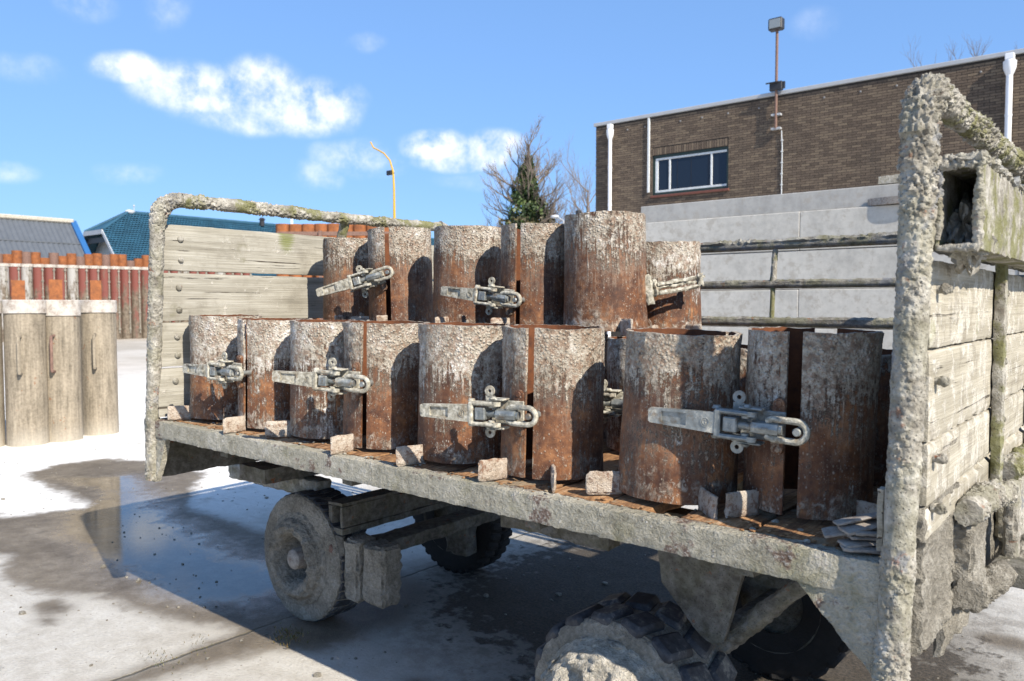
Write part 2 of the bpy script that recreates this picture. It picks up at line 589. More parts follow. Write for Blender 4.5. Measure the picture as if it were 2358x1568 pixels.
def mat_wood(name, axis, tint=(1, 1, 1), splash=0.0):
    m, N, b = newmat(name)
    co = N.objco()
    sc = [26, 26, 26]
    sc[axis] = 1.3
    sf = [190, 190, 190]
    sf[axis] = 3.0
    g1 = N.noise(N.map(co, sc), 1.0, 6, 0.6, 0.6)
    g2 = N.noise(N.map(co, sf), 1.0, 5, 0.65)
    n1 = N.noise(co, 5, 5, 0.6)
    n3 = N.noise(co, 110, 4, 0.6)
    k = N.m('ADD', N.m('ADD', N.m('MULTIPLY', g1, 0.45), N.m('MULTIPLY', g2, 0.35)), N.m('MULTIPLY', n1, 0.2))
    t = lambda c: tuple(x * y for x, y in zip(c, tint))
    col = N.ramp(k, [(0.30, t((0.14, 0.125, 0.10))), (0.42, t((0.24, 0.222, 0.182))), (0.52, t((0.325, 0.305, 0.258))), (0.66, t((0.45, 0.43, 0.38)))])
    sk = [70, 70, 70]
    sk[axis] = 1.6
    crack = N.ss(N.m('ADD', N.noise(N.map(co, sk), 1.0, 3, 0.5, 0.4), N.m('MULTIPLY', N.m('SUBTRACT', n1, 0.5), 0.35)), 0.75, 0.68)
    col = N.mix(N.m('SUBTRACT', 1.0, crack), col, (0.075, 0.062, 0.047))
    sl = N.ss(N.m('ADD', N.m('ADD', N.noise(co, 16, 6, 0.7), N.m('MULTIPLY', n1, 0.4)), splash), 0.78, 0.86)
    col = N.mix(N.m('MULTIPLY', sl, 0.75), col, N.ramp(n3, [(0.35, (0.36, 0.33, 0.27)), (0.65, (0.62, 0.59, 0.52))]))
    if splash > 0:
        bl = N.m('MULTIPLY', N.ss(N.m('ADD', N.noise(N.map(co, (22, 22, 9)), 1.0, 6, 0.7), N.m('MULTIPLY', N.m('SUBTRACT', n1, 0.5), 0.5)), 0.55, 0.63), 0.42)
        col = N.mix(bl, col, (0.16, 0.135, 0.10))
    moss = N.m('MULTIPLY', N.ss(N.noise(co, 4.5, 5, 0.6), 0.64, 0.74), 0.55)
    col = N.mix(moss, col, (0.14, 0.15, 0.035))
    if splash < 0:
        wp_ = N.n('ShaderNodeSeparateXYZ', {0: N.n('ShaderNodeNewGeometry').outputs['Position']})
        dy_ = N.m('DIVIDE', N.m('SUBTRACT', wp_.outputs[1], 2.36), 0.055)
        dz_ = N.m('DIVIDE', N.m('SUBTRACT', wp_.outputs[2], 1.85), 0.10)
        rr_ = N.m('ADD', N.m('MULTIPLY', dy_, dy_), N.m('MULTIPLY', dz_, dz_))
        gm_ = N.m('MULTIPLY', N.ss(N.m('ADD', rr_, N.m('MULTIPLY', N.m('SUBTRACT', g2, 0.5), 2.0)), 1.1, 0.1), 0.75)
        col = N.mix(gm_, col, (0.13, 0.15, 0.022))
        dk_ = N.m('MULTIPLY', N.ss(N.m('ADD', N.noise(co, 9, 5, 0.65), N.m('MULTIPLY', N.m('SUBTRACT', g1, 0.5), 0.5)), 0.52, 0.68), 0.4)
        col = N.mix(dk_, col, (0.17, 0.15, 0.115))
    link(N, col, b.inputs['Base Color'])
    b.inputs['Roughness'].default_value = 0.88
    b.inputs['Specular IOR Level'].default_value = 0.25
    hh = N.m('ADD', N.m('ADD', N.m('MULTIPLY', g2, 1.0), N.m('MULTIPLY', g1, 0.6)), N.m('ADD', N.m('MULTIPLY', crack, 1.2), N.m('MULTIPLY', N.m('MULTIPLY', sl, n3), 0.9)))
    link(N, N.bump(hh, 0.85, 0.0035), b.inputs['Normal'])
    return m


def mat_beam(name):
    m, N, b = newmat(name)
    co = N.objco(False)
    n1 = N.noise(co, 3.2, 5, 0.6)
    n2 = N.noise(co, 30, 6, 0.65)
    n3 = N.noise(co, 110, 4, 0.65)
    k = N.m('ADD', N.m('MULTIPLY', n1, 0.42), N.m('ADD', N.m('MULTIPLY', n2, 0.33), N.m('MULTIPLY', n3, 0.25)))
    col = N.ramp(k, [(0.36, (0.22, 0.20, 0.145)), (0.47, (0.41, 0.38, 0.295)), (0.55, (0.545, 0.51, 0.41)), (0.64, (0.74, 0.70, 0.61))])
    yl = N.m('MULTIPLY', N.ss(N.noise(co, 6, 5, 0.6), 0.55, 0.68), 0.45)
    col = N.mix(yl, col, (0.27, 0.25, 0.12))
    ru = N.ss(N.m('ADD', N.m('MULTIPLY', N.noise(co, 4.2, 4, 0.6), 0.75), N.m('MULTIPLY', n2, 0.35)), 0.60, 0.66)
    col = N.mix(N.m('MULTIPLY', ru, 0.85), col, N.ramp(n3, [(0.4, (0.11, 0.055, 0.040)), (0.53, (0.20, 0.125, 0.095)), (0.62, (0.45, 0.42, 0.38))]))
    ws = N.m('MULTIPLY', N.ss(N.voro(co, 55), 0.24, 0.12), N.ss(N.noise(co, 20, 3), 0.5, 0.6))
    col = N.mix(N.m('MULTIPLY', ws, 0.8), col, (0.6, 0.58, 0.54))
    link(N, col, b.inputs['Base Color'])
    b.inputs['Roughness'].default_value = 0.9
    b.inputs['Specular IOR Level'].default_value = 0.3
    hh = N.m('ADD', N.m('MULTIPLY', n2, 1.5), N.m('ADD', N.m('MULTIPLY', n3, 1.4), N.m('MULTIPLY', ws, 0.5)))
    link(N, N.bump(hh, 1.0, 0.018), b.inputs['Normal'])
    return m


def mat_galv(name, mud=0.5):
    m, N, b = newmat(name)
    co = N.objco()
    n1 = N.noise(co, 14, 5, 0.6)
    n2 = N.noise(co, 70, 5, 0.65)
    k = N.m('ADD', N.m('MULTIPLY', n1, 0.6), N.m('MULTIPLY', n2, 0.4))
    met = N.ramp(k, [(0.35, (0.15, 0.16, 0.155)), (0.5, (0.26, 0.275, 0.265)), (0.65, (0.38, 0.395, 0.38))])
    mk = N.ss(N.m('ADD', k, mud), 0.84, 1.06)
    mudc = N.ramp(n2, [(0.35, (0.20, 0.175, 0.13)), (0.5, (0.35, 0.325, 0.255)), (0.65, (0.55, 0.52, 0.44))])
    col = N.mix(mk, met, mudc)
    ru = N.m('MULTIPLY', N.ss(N.noise(co, 20, 6, 0.72), 0.53, 0.66), 0.65)
    col = N.mix(ru, col, (0.17, 0.105, 0.05))
    link(N, col, b.inputs['Base Color'])
    link(N, N.lin(mk, 0, 1, 0.55, 0.0), b.inputs['Metallic'])
    link(N, N.lin(mk, 0, 1, 0.45, 0.9), b.inputs['Roughness'])
    link(N, N.bump(N.m('ADD', n2, N.m('MULTIPLY', mk, 0.4)), 0.6, 0.003), b.inputs['Normal'])
    return m


def mat_rubber(name):
    m, N, b = newmat(name)
    co = N.objco()
    n1 = N.noise(co, 9, 5, 0.6)
    n2 = N.noise(co, 60, 5, 0.65)
    k = N.m('ADD', N.m('MULTIPLY', n1, 0.6), N.m('MULTIPLY', n2, 0.4))
    col = N.ramp(k, [(0.42, (0.020, 0.022, 0.027)), (0.54, (0.055, 0.057, 0.062)), (0.64, (0.22, 0.21, 0.18)), (0.72, (0.34, 0.32, 0.27))])
    link(N, col, b.inputs['Base Color'])
    b.inputs['Roughness'].default_value = 0.7
    link(N, N.bump(n2, 0.6, 0.004), b.inputs['Normal'])
    return m


def mat_mud(name, light=1.0):
    m, N, b = newmat(name)
    co = N.objco()
    n1 = N.noise(co, 10, 6, 0.62)
    n2 = N.noise(co, 75, 5, 0.66)
    k = N.m('ADD', N.m('MULTIPLY', n1, 0.5), N.m('MULTIPLY', n2, 0.5))
    f = lambda c: tuple(x * light for x in c)
    link(N, N.ramp(k, [(0.33, f((0.12, 0.108, 0.086))), (0.47, f((0.235, 0.215, 0.175))), (0.58, f((0.34, 0.315, 0.265))), (0.7, f((0.46, 0.435, 0.375)))]), b.inputs['Base Color'])
    b.inputs['Roughness'].default_value = 0.95
    b.inputs['Specular IOR Level'].default_value = 0.2
    n3 = N.noise(co, 200, 3, 0.6)
    link(N, N.bump(N.m('ADD', N.m('MULTIPLY', n3, 0.6), N.m('ADD', N.m('MULTIPLY', n1, 0.6), N.m('MULTIPLY', n2, 1.3))), 1.0, 0.012), b.inputs['Normal'])
    return m


def mat_concrete(name, col=(0.46, 0.455, 0.43), stain=0.5):
    m, N, b = newmat(name)
    co = N.objco()
    n1 = N.noise(co, 1.4, 5, 0.6)
    n2 = N.noise(co, 14, 5, 0.65)
    n3 = N.noise(N.map(co, (6, 6, 1.0)), 1.0, 5, 0.6)
    pits = N.ss(N.voro(co, 26), 0.05, 0.13)
    pm = N.ss(N.noise(co, 5, 3), 0.5, 0.62)
    k = N.m('ADD', N.m('MULTIPLY', n1, 0.45), N.m('ADD', N.m('MULTIPLY', n2, 0.3), N.m('MULTIPLY', n3, 0.25)))
    f = lambda s: tuple(min(1, c * s) for c in col)
    c = N.ramp(k, [(0.35, f(0.72)), (0.5, f(1.0)), (0.65, f(1.18))])
    st = N.m('MULTIPLY', N.ss(N.m('ADD', N.noise(co, 9, 6, 0.7), N.m('MULTIPLY', n1, 0.3)), 0.66, 0.8), stain)
    c = N.mix(st, c, (0.30, 0.265, 0.215))
    c = N.mix(N.m('MULTIPLY', N.m('MULTIPLY', N.m('SUBTRACT', 1.0, pits), pm), 0.6), c, (0.14, 0.13, 0.12))
    link(N, c, b.inputs['Base Color'])
    b.inputs['Roughness'].default_value = 0.92
    link(N, N.bump(N.m('ADD', n2, N.m('MULTIPLY', pits, 0.6)), 0.35, 0.006), b.inputs['Normal'])
    return m


def mat_deck(name):
    m, N, b = newmat(name)
    co = N.objco()
    g = N.noise(N.map(co, (70, 4, 70)), 1.0, 6, 0.65, 0.5)
    n1 = N.noise(co, 7, 5, 0.6)
    n2 = N.noise(co, 60, 5, 0.65)
    k = N.m('ADD', N.m('MULTIPLY', g, 0.5), N.m('ADD', N.m('MULTIPLY', n1, 0.25), N.m('MULTIPLY', n2, 0.25)))
    col = N.ramp(k, [(0.36, (0.05, 0.026, 0.014)), (0.46, (0.16, 0.075, 0.03)), (0.54, (0.31, 0.165, 0.07)), (0.66, (0.47, 0.33, 0.21))])
    col = N.mix(N.m('MULTIPLY', N.ss(N.noise(co, 8, 5, 0.65), 0.52, 0.64), 0.6), col, (0.30, 0.27, 0.19))
    link(N, col, b.inputs['Base Color'])
    b.inputs['Roughness'].default_value = 0.9
    link(N, N.bump(N.m('ADD', g, n2), 0.9, 0.005), b.inputs['Normal'])
    return m


def mat_brick(name):
    m, N, b = newmat(name)
    co = N.objco(False)
    pos = N.n('ShaderNodeNewGeometry')
    isl = pos.outputs['Random Per Island']
    rnd = N.n('ShaderNodeObjectInfo').outputs['Random']
    k = N.m('FRACT', N.m('ADD', isl, N.m('MULTIPLY', rnd, 7.0)))
    col = N.ramp(k, [(0.0, (0.060, 0.042, 0.030)), (0.3, (0.098, 0.070, 0.050)), (0.65, (0.135, 0.098, 0.068)), (1.0, (0.19, 0.143, 0.095))])
    w = N.n('ShaderNodeNewGeometry').outputs['Position']
    st = N.m('MULTIPLY', N.ss(N.noise(N.map(w, (0.7, 1, 0.35)), 1.0, 5, 0.6), 0.52, 0.68), 0.55)
    col = N.mix(st, col, (0.045, 0.036, 0.030))
    n2 = N.noise(w, 45, 5, 0.6)
    col = N.mix(0.35, col, N.ramp(n2, [(0.35, (0.05, 0.036, 0.027)), (0.65, (0.20, 0.15, 0.10))]))
    link(N, col, b.inputs['Base Color'])
    b.inputs['Roughness'].default_value = 0.9
    link(N, N.bump(n2, 0.5, 0.004), b.inputs['Normal'])
    return m


M_crust = mat_crust('caked_pipe_concrete', moss=0.2, dark=.84)
M_crust_top = mat_crust('lumpy_concrete_crust', moss=0.20, dark=.88, metal=0.16, rust=0.10)
M_crust_moss = mat_crust('mossy_concrete_crust', moss=0.75, dark=.86, metal=0.02, rust=0.02)
M_rail = mat_crust('dirty_rail_steel', moss=0.3, dark=0.62, metal=0.18, rust=0.12)
M_beam = mat_beam('beam_concrete_skin')
M_woodY = mat_wood('weathered_plank', 1, (1, 1, .98), -0.035)
M_woodYs = mat_wood('weathered_plank_splashed', 1, (1.12, 1.09, 1.02), 0.09)
M_deck = mat_deck('rusty_stained_deck')
M_mud = mat_mud('dried_cement_mud')
M_mudpale = mat_mud('pale_cement_mud', 1.6)
M_mudtan = mat_mud('brown_cement_mud', 1.0)
M_rubber = mat_rubber('dusty_rubber')
M_dark = mat_plain('grimy_black_rubber', (0.014, 0.013, 0.012), 0.9, 0, 0.4, 20, 0.5)
M_galv = mat_galv('galvanised_latch', 0.36)
M_galvmud = mat_galv('galvanised_latch_muddy', 0.56)
M_bolt = mat_crust('crusted_bolt', moss=0.1, dark=0.75, rust=0.2)
M_chassis = mat_crust('chassis_steel', moss=0.1, dark=0.36, metal=0.05, rust=0.15)
m, N, b = newmat('lug_limed_rust')
co = N.objco()
n1 = N.noise(co, 24, 5, 0.65)
n2 = N.noise(co, 120, 5, 0.7)
n3 = N.noise(co, 260, 4, 0.65)
k = N.m('ADD', N.m('MULTIPLY', n1, 0.55), N.m('MULTIPLY', n2, 0.45))
col = N.ramp(k, [(0.36, (0.30, 0.22, 0.155)), (0.47, (0.50, 0.41, 0.32)), (0.58, (0.60, 0.53, 0.44)), (0.68, (0.76, 0.72, 0.66))])
col = N.mix(N.m('MULTIPLY', N.ss(N.m('ADD', N.m('MULTIPLY', N.noise(co, 34, 5, 0.7), 0.7), N.m('MULTIPLY', n2, 0.4)), 0.56, 0.65), 0.8), col, (0.20, 0.085, 0.038))
link(N, col, b.inputs['Base Color'])
b.inputs['Roughness'].default_value = 0.92
link(N, N.bump(N.m('ADD', n2, N.m('MULTIPLY', n3, 0.8)), 1.0, 0.009), b.inputs['Normal'])
M_lug = m
M_inner = mat_plain('inner_rust', (0.115, 0.038, 0.012), 0.9, 0, 0.4, 30, 0.4, 0.003, (0.045, 0.017, 0.009))
M_strip = mat_plain('limed_flat_steel', (0.25, 0.225, 0.195), 0.85, 0, 0.5, 40, 0.5, 0.002, (0.15, 0.085, 0.055))
M_pin = mat_galv('pin_steel', 0.3)
M_weld = mat_mould('weld_tab_rust', cover=-.1, foot=0.0, H=0.2)
M_block = mat_concrete('cast_concrete_block', (0.455, 0.435, 0.39), 0.5)
M_blockdark = mat_concrete('weathered_block', (0.36, 0.35, 0.325), 0.4)
M_brick = mat_brick('brown_brick')
M_mortar = mat_plain('dark_mortar', (0.032, 0.027, 0.023), 0.95, 0, 0.35, 6)
M_white = mat_plain('white_plastic', (0.72, 0.73, 0.74), 0.45, 0, 0.06, 3, 0.05)
M_fascia = mat_plain('pale_roof_trim', (0.36, 0.37, 0.38), 0.6, 0, 0.1, 3, 0.1)
M_anchor = mat_plain('dull_anchor_iron', (0.20, 0.20, 0.20), 0.7, 0, 0.2, 20, 0)
M_greenframe = mat_plain('dark_green_paint', (0.012, 0.030, 0.024), 0.5, 0, 0.2, 8, 0.1)
M_winframe = mat_plain('old_white_paint', (0.55, 0.57, 0.57), 0.6, 0, 0.2, 15, 0.2)
M_sill = mat_plain('red_clay_sill', (0.13, 0.045, 0.03), 0.7, 0, 0.3, 15, 0.3)
M_black = mat_plain('black_housing', (0.02, 0.02, 0.022), 0.5, 0, 0.2, 10, 0.1)
M_rustpole = mat_plain('rusty_mast', (0.17, 0.10, 0.075), 0.8, 0, 0.45, 25, 0.3)
M_orange = mat_plain('bright_rust', (0.235, 0.080, 0.024), 0.85, 0, 0.5, 7, 0.3, 0.01, (0.11, 0.04, 0.02))
M_yellow = mat_plain('yellow_paint', (0.55, 0.33, 0.03), 0.5, 0, 0.1, 4, 0.1)
M_greyroof = mat_plain('grey_sheet_roof', (0.085, 0.095, 0.108), 0.55, 0, 0.15, 1.5, 0.1)
M_blue = mat_plain('blue_barge_paint', (0.02, 0.10, 0.26), 0.5, 0, 0.1, 2, 0.0)
M_bluetile = mat_plain('blue_roof_tile', (0.020, 0.078, 0.125), 0.6, 0, 0.4, 0.9, 0.2)
M_render = mat_plain('pale_wall', (0.60, 0.60, 0.56), 0.8, 0, 0.08, 1, 0.0)
M_trimgrey = mat_plain('grey_gable_trim', (0.40, 0.42, 0.44), 0.6, 0, 0.1, 2, 0)
M_bark = mat_plain('bark', (0.14, 0.105, 0.08), 0.9, 0, 0.3, 20, 0.4)
M_twig = mat_plain('twigs', (0.155, 0.125, 0.10), 0.9, 0, 0.25, 10, 0)

m, N, b = newmat('window_glass')
b.inputs['Base Color'].default_value = (0.012, 0.018, 0.03, 1)
b.inputs['Roughness'].default_value = 0.04
b.inputs['IOR'].default_value = 1.5
b.inputs['Specular IOR Level'].default_value = 0.4
M_glass = m
m, N, b = newmat('lamp_glass')
b.inputs['Base Color'].default_value = (0.22, 0.25, 0.26, 1)
b.inputs['Roughness'].default_value = 0.15
M_lampglass = m


def mat_leaf(name, c1, c2, c3):
    m, N, b = newmat(name)
    isl = N.n('ShaderNodeNewGeometry').outputs['Random Per Island']
    link(N, N.ramp(isl, [(0.1, c1), (0.5, c2), (0.95, c3)]), b.inputs['Base Color'])
    b.inputs['Roughness'].default_value = 0.55
    return m


M_ivy = mat_leaf('ivy_leaf', (0.016, 0.032, 0.010), (0.04, 0.075, 0.018), (0.085, 0.115, 0.03))
M_ivybrown = mat_leaf('ivy_dry_leaf', (0.05, 0.045, 0.02), (0.10, 0.085, 0.035), (0.15, 0.12, 0.05))
M_weed = mat_leaf('weed_leaf', (0.05, 0.06, 0.015), (0.12, 0.11, 0.03), (0.16, 0.10, 0.04))


def mat_redmould(name, paint):
    m, N, b = newmat(name)
    co = N.objco()
    raw = N.n('ShaderNodeTexCoord').outputs['Object']
    z = N.n('ShaderNodeSeparateXYZ', {0: raw}).outputs[2]
    n1 = N.noise(N.map(co, (3, 3, 0.8)), 1.0, 5, 0.65)
    n2 = N.noise(co, 9, 5, 0.6)
    mud = N.ramp(n2, [(0.35, (0.085, 0.062, 0.043)), (0.6, (0.18, 0.145, 0.105))])
    k = N.ss(N.m('ADD', N.m('ADD', n1, N.m('MULTIPLY', n2, 0.2)), N.m('MULTIPLY', N.m('SUBTRACT', z, 1.7), 0.10)), 0.53, 0.68)
    link(N, N.mix(k, mud, paint), b.inputs['Base Color'])
    b.inputs['Roughness'].default_value = 0.8
    return m


M_red = mat_redmould('worn_red_paint', (0.17, 0.050, 0.038))
M_redgrey = mat_redmould('worn_grey_paint', (0.33, 0.32, 0.30))
M_limewhite = mat_plain('lime_white_rim', (0.42, 0.385, 0.34), 0.9, 0, 0.45, 14, 0.5, 0.004, (0.20, 0.15, 0.115))


def mat_barrel(name):
    m, N, b = newmat(name)
    co = N.objco()
    raw = N.n('ShaderNodeTexCoord').outputs['Object']
    z = N.n('ShaderNodeSeparateXYZ', {0: raw}).outputs[2]
    st = N.noise(N.map(co, (30, 30, 2.2)), 1.0, 6, 0.65)
    n1 = N.noise(co, 4, 5, 0.6)
    n2 = N.noise(co, 40, 5, 0.6)
    k = N.m('ADD', N.m('MULTIPLY', st, 0.45), N.m('ADD', N.m('MULTIPLY', n1, 0.25), N.m('MULTIPLY', n2, 0.3)))
    col = N.ramp(k, [(0.36, (0.10, 0.083, 0.060)), (0.47, (0.205, 0.172, 0.125)), (0.57, (0.295, 0.25, 0.185)), (0.7, (0.41, 0.36, 0.275))])
    col = N.mix(N.m('MULTIPLY', N.ss(N.m('ADD', N.noise(co, 12, 4, 0.6), 0.0), 0.66, 0.72), 0.8), col, (0.20, 0.085, 0.035))
    col = N.mix(N.m('MULTIPLY', N.ss(N.m('ADD', z, N.m('MULTIPLY', n1, 0.3)), 0.42, 0.05), 0.5), col, (0.55, 0.51, 0.43))
    link(N, col, b.inputs['Base Color'])
    b.inputs['Roughness'].default_value = 0.9
    link(N, N.bump(N.m('ADD', st, n2), 0.6, 0.006), b.inputs['Normal'])
    return m


M_barrel = mat_barrel('dusty_tan_mould')

# ------------------------------------------------------------------ ground: one sheet, fine near the trailer, out to the horizon
WETP = [(-6.9, 1.95), (-6.31, 1.98), (-6.15, 2.40), (-6.9, 2.45), (-7.76, 2.52), (-8.0, 2.9), (-7.9, 3.3), (-7.5, 3.55), (-6.6, 3.65), (-5.95, 3.2),
        (-5.5, 2.95), (-4.6, 2.95), (-3.6, 3.0), (-2.9, 2.9), (-2.7, 2.5), (-2.75, 2.05), (-2.95, 1.93), (-3.08, 1.3), (-3.12, 0.4), (-3.29, 0.4), (-3.25, 1.6), (-3.28, 1.88),
        (-3.55, 1.78), (-4.06, 1.70), (-4.55, 1.50), (-4.9, 1.48), (-5.25, 1.58), (-5.6, 1.4), (-6.5, 1.4)]
SPOT = [(-.52, 4.05, .16), (-.18, 3.8, .14), (-.35, 3.35, .22), (-.05, 4.4, .15), (-.75, 4.7, .12), (-4.20, 1.50, 0.16), (-4.05, 1.42, 0.10), (-3.75, 1.02, 0.14), (-2.25, 2.12, 0.07), (-2.3, 2.1, 0.05)]


def poly_sd(px, py, poly):
    """signed distance, positive inside"""
    n = len(poly)
    d = np.full(px.shape, 1e9)
    ins = np.zeros(px.shape, bool)
    for i in range(n):
        x1, y1 = poly[i]
        x2, y2 = poly[(i + 1) % n]
        ex, ey = x2 - x1, y2 - y1
        t = np.clip(((px - x1) * ex + (py - y1) * ey) / (ex * ex + ey * ey), 0, 1)
        d = np.minimum(d, np.hypot(px - x1 - t * ex, py - y1 - t * ey))
        c = ((y1 > py) != (y2 > py)) & (px < (x2 - x1) * (py - y1) / (y2 - y1 + 1e-12) + x1)
        ins ^= c
    return np.where(ins, d, -d)


def graded(a, b, step, far, k=1.35):
    mid = list(np.arange(a, b + 1e-6, step))
    lo, hi, s = [], [], step
    x = a
    while x > -far:
        s *= k
        x -= s
        lo.append(x)
    x, s = b, step
    while x < far:
        s *= k
        x += s
        hi.append(x)
    return np.array(lo[::-1] + mid + hi)


gx = graded(-10.0, 1.0, 0.045, 900)
gy = graded(0.2, 5.5, 0.045, 900)
GX, GY = np.meshgrid(gx, gy, indexing='ij')
wet = poly_sd(GX, GY, WETP)
for sx_, sy_, sr in SPOT:
    wet = np.maximum(wet, sr - np.hypot((GX - sx_), (GY - sy_) * 1.6))
under = 1.6 * poly_sd(GX, GY, [(-2.9, 2.7), (-2.1, 2.5), (-1.75, 2.2), (-1.2, 1.7), (-.7, 1.3), (-.3, 1.4), (-.2, 2.6), (-.45, 3.5), (-.75, 4.2), (-1.3, 4.8), (-2.0, 5.0), (-2.9, 4.4), (-3.0, 3.4)])  # area for the dirt and the painted shade beneath the trailer
core = poly_sd(GX, GY, [(-7.4, 2.65), (-7.0, 3.3), (-6.0, 2.95), (-4.6, 2.65), (-3.4, 2.65), (-3.35, 2.1), (-4.3, 1.75), (-5.2, 1.85), (-6.0, 2.1), (-6.5, 2.6)])
ng, mg = GX.shape
verts = np.stack([GX, GY, np.zeros_like(GX)], -1).reshape(-1, 3)
ii, jj = np.meshgrid(np.arange(ng - 1), np.arange(mg - 1), indexing='ij')
a_ = (ii * mg + jj).ravel()
faces = np.stack([a_, a_ + mg, a_ + mg + 1, a_ + 1], -1)
me = bpy.data.meshes.new('ground')
me.from_pydata(verts.tolist(), [], faces.tolist())
at = me.attributes.new('stain', 'FLOAT_COLOR', 'POINT')  # channels: wet ground, dirt with painted shade, puddle
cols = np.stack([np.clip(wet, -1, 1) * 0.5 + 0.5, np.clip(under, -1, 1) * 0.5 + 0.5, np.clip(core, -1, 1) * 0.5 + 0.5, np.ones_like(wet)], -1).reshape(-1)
at.data.foreach_set('color', cols.astype(np.float32))
me.polygons.foreach_set('use_smooth', [True] * len(me.polygons))

m, N, b = newmat('concrete_yard')
P = N.n('ShaderNodeNewGeometry').outputs['Position']
A = N.n('ShaderNodeSeparateColor', {0: N.n('ShaderNodeAttribute', attribute_name='stain').outputs['Color']})
unp = lambda k: N.m('MULTIPLY', N.m('SUBTRACT', A.outputs[k], 0.5), 2.0)
wsd, usd, csd = unp(0), unp(1), unp(2)
n0 = N.noise(P, 0.35, 5, 0.6)
n1 = N.noise(P, 2.2, 6, 0.62)
n2 = N.noise(P, 11, 6, 0.65)
n3 = N.noise(P, 70, 5, 0.65)
n4 = N.noise(P, 230, 3, 0.6)
jit = N.m('ADD', N.m('MULTIPLY', N.m('SUBTRACT', n1, 0.5), 0.34), N.m('ADD', N.m('MULTIPLY', N.m('SUBTRACT', n2, 0.5), 0.22), N.m('MULTIPLY', N.m('SUBTRACT', n3, 0.5), 0.07)))
wetm = N.ss(N.m('ADD', wsd, jit), -0.05, 0.11)
pud = N.ss(N.m('ADD', csd, N.m('MULTIPLY', jit, 1.6)), -0.15, 0.25)
k = N.m('ADD', N.m('MULTIPLY', n1, 0.4), N.m('ADD', N.m('MULTIPLY', n2, 0.35), N.m('MULTIPLY', n3, 0.25)))
dry = N.ramp(k, [(0.34, (0.335, 0.305, 0.255)), (0.46, (0.45, 0.42, 0.365)), (0.55, (0.535, 0.51, 0.455)), (0.68, (0.65, 0.63, 0.58))])
# lime dust: whitest between the puddle and the row of tall moulds
sp_ = N.n('ShaderNodeSeparateXYZ', {0: P})
lime = N.m('MULTIPLY', N.ss(sp_.outputs[0], -4.6, -6.3), N.ss(N.m('ADD', n1, N.m('MULTIPLY', n2, 0.4)), 0.40, 0.66))
lime = N.m('MULTIPLY', lime, N.ss(sp_.outputs[0], -30.0, -12.0))
dry = N.mix(lime, dry, (0.80, 0.77, 0.71))
# far yard is browner
dry = N.mix(N.m('MULTIPLY', N.ss(sp_.outputs[0], -11.0, -20.0), 0.6), dry, N.ramp(n0, [(0.4, (0.33, 0.28, 0.21)), (0.6, (0.52, 0.47, 0.40))]))
grit = N.m('MULTIPLY', N.ss(N.voro(P, 60), 0.20, 0.10), N.ss(n2, 0.48, 0.6))
dry = N.mix(N.m('MULTIPLY', grit, 0.6), dry, (0.24, 0.20, 0.15))
scuff = N.ss(N.m('ADD', N.noise(N.map(P, (1.2, 9, 1)), 1.0, 6, 0.65), N.m('MULTIPLY', N.m('SUBTRACT', n2, 0.5), 0.5)), 0.56, 0.72)
dry = N.mix(N.m('MULTIPLY', scuff, 0.35), dry, (0.27, 0.235, 0.185))
flk = N.m('MULTIPLY', N.ss(N.voro(P, 23), 0.13, 0.06), N.ss(n1, 0.45, 0.55))
dry = N.mix(N.m('MULTIPLY', flk, 0.7), dry, (0.16, 0.13, 0.095))
wetc = N.ramp(k, [(0.36, (0.085, 0.068, 0.047)), (0.5, (0.155, 0.128, 0.093)), (0.64, (0.235, 0.20, 0.15))])
under_shade = N.m('MULTIPLY', N.ss(N.m('ADD', N.m('ADD', usd, 0.95), N.m('MULTIPLY', jit, 2.0)), 0.0, 0.8), N.ss(n2, 0.30, 0.66, 0.72, 0.25))  # shade under the trailer, painted as a darker ground colour
dry = N.mix(under_shade, dry, (0.10, 0.088, 0.07))
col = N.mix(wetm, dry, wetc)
# oil, leaves and dirt beneath the trailer, with its shade painted in as well
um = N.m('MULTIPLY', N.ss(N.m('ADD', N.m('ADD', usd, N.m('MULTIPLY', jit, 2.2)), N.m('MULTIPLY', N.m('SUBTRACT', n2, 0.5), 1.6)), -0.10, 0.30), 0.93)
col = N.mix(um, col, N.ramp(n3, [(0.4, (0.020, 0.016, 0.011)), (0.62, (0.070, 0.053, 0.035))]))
# crack / slab joint along Y
jx = N.m('ABSOLUTE', N.m('ADD', N.m('ADD', sp_.outputs[0], 3.2), N.m('MULTIPLY', N.m('SUBTRACT', n2, 0.5), 0.05)))
jm = N.ss(jx, 0.012, 0.004)
jx2 = N.m('ABSOLUTE', N.m('ADD', N.m('ADD', sp_.outputs[0], 12.5), N.m('MULTIPLY', N.m('SUBTRACT', n2, 0.5), 0.05)))
jm = N.m('MAXIMUM', jm, N.ss(jx2, 0.03, 0.01))
col = N.mix(N.m('MULTIPLY', jm, 0.7), col, (0.07, 0.062, 0.035))
link(N, col, b.inputs['Base Color'])
rw = N.m('MULTIPLY', wetm, N.lin(pud, 0, 1, 0.30, 1.0))
link(N, N.lin(rw, 0.0, 1.0, 0.92, 0.06), b.inputs['Roughness'])
b.inputs['IOR'].default_value = 1.4
hh = N.m('ADD', N.m('MULTIPLY', n3, 1.3), N.m('ADD', N.m('MULTIPLY', n4, 0.8), N.m('MULTIPLY', n2, 1.2)))
hh = N.m('SUBTRACT', hh, N.m('MULTIPLY', jm, 1.5))
bs = N.n('ShaderNodeBump', {'Height': hh, 'Distance': 0.006})
link(N, N.lin(N.m('MULTIPLY', pud, wetm), 0, 1, 0.75, 0.012), bs.inputs['Strength'])
link(N, bs.outputs[0], b.inputs['Normal'])
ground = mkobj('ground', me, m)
tag(ground, 'pale concrete yard with a wet brown puddle beside the trailer', 'ground', kind='structure')

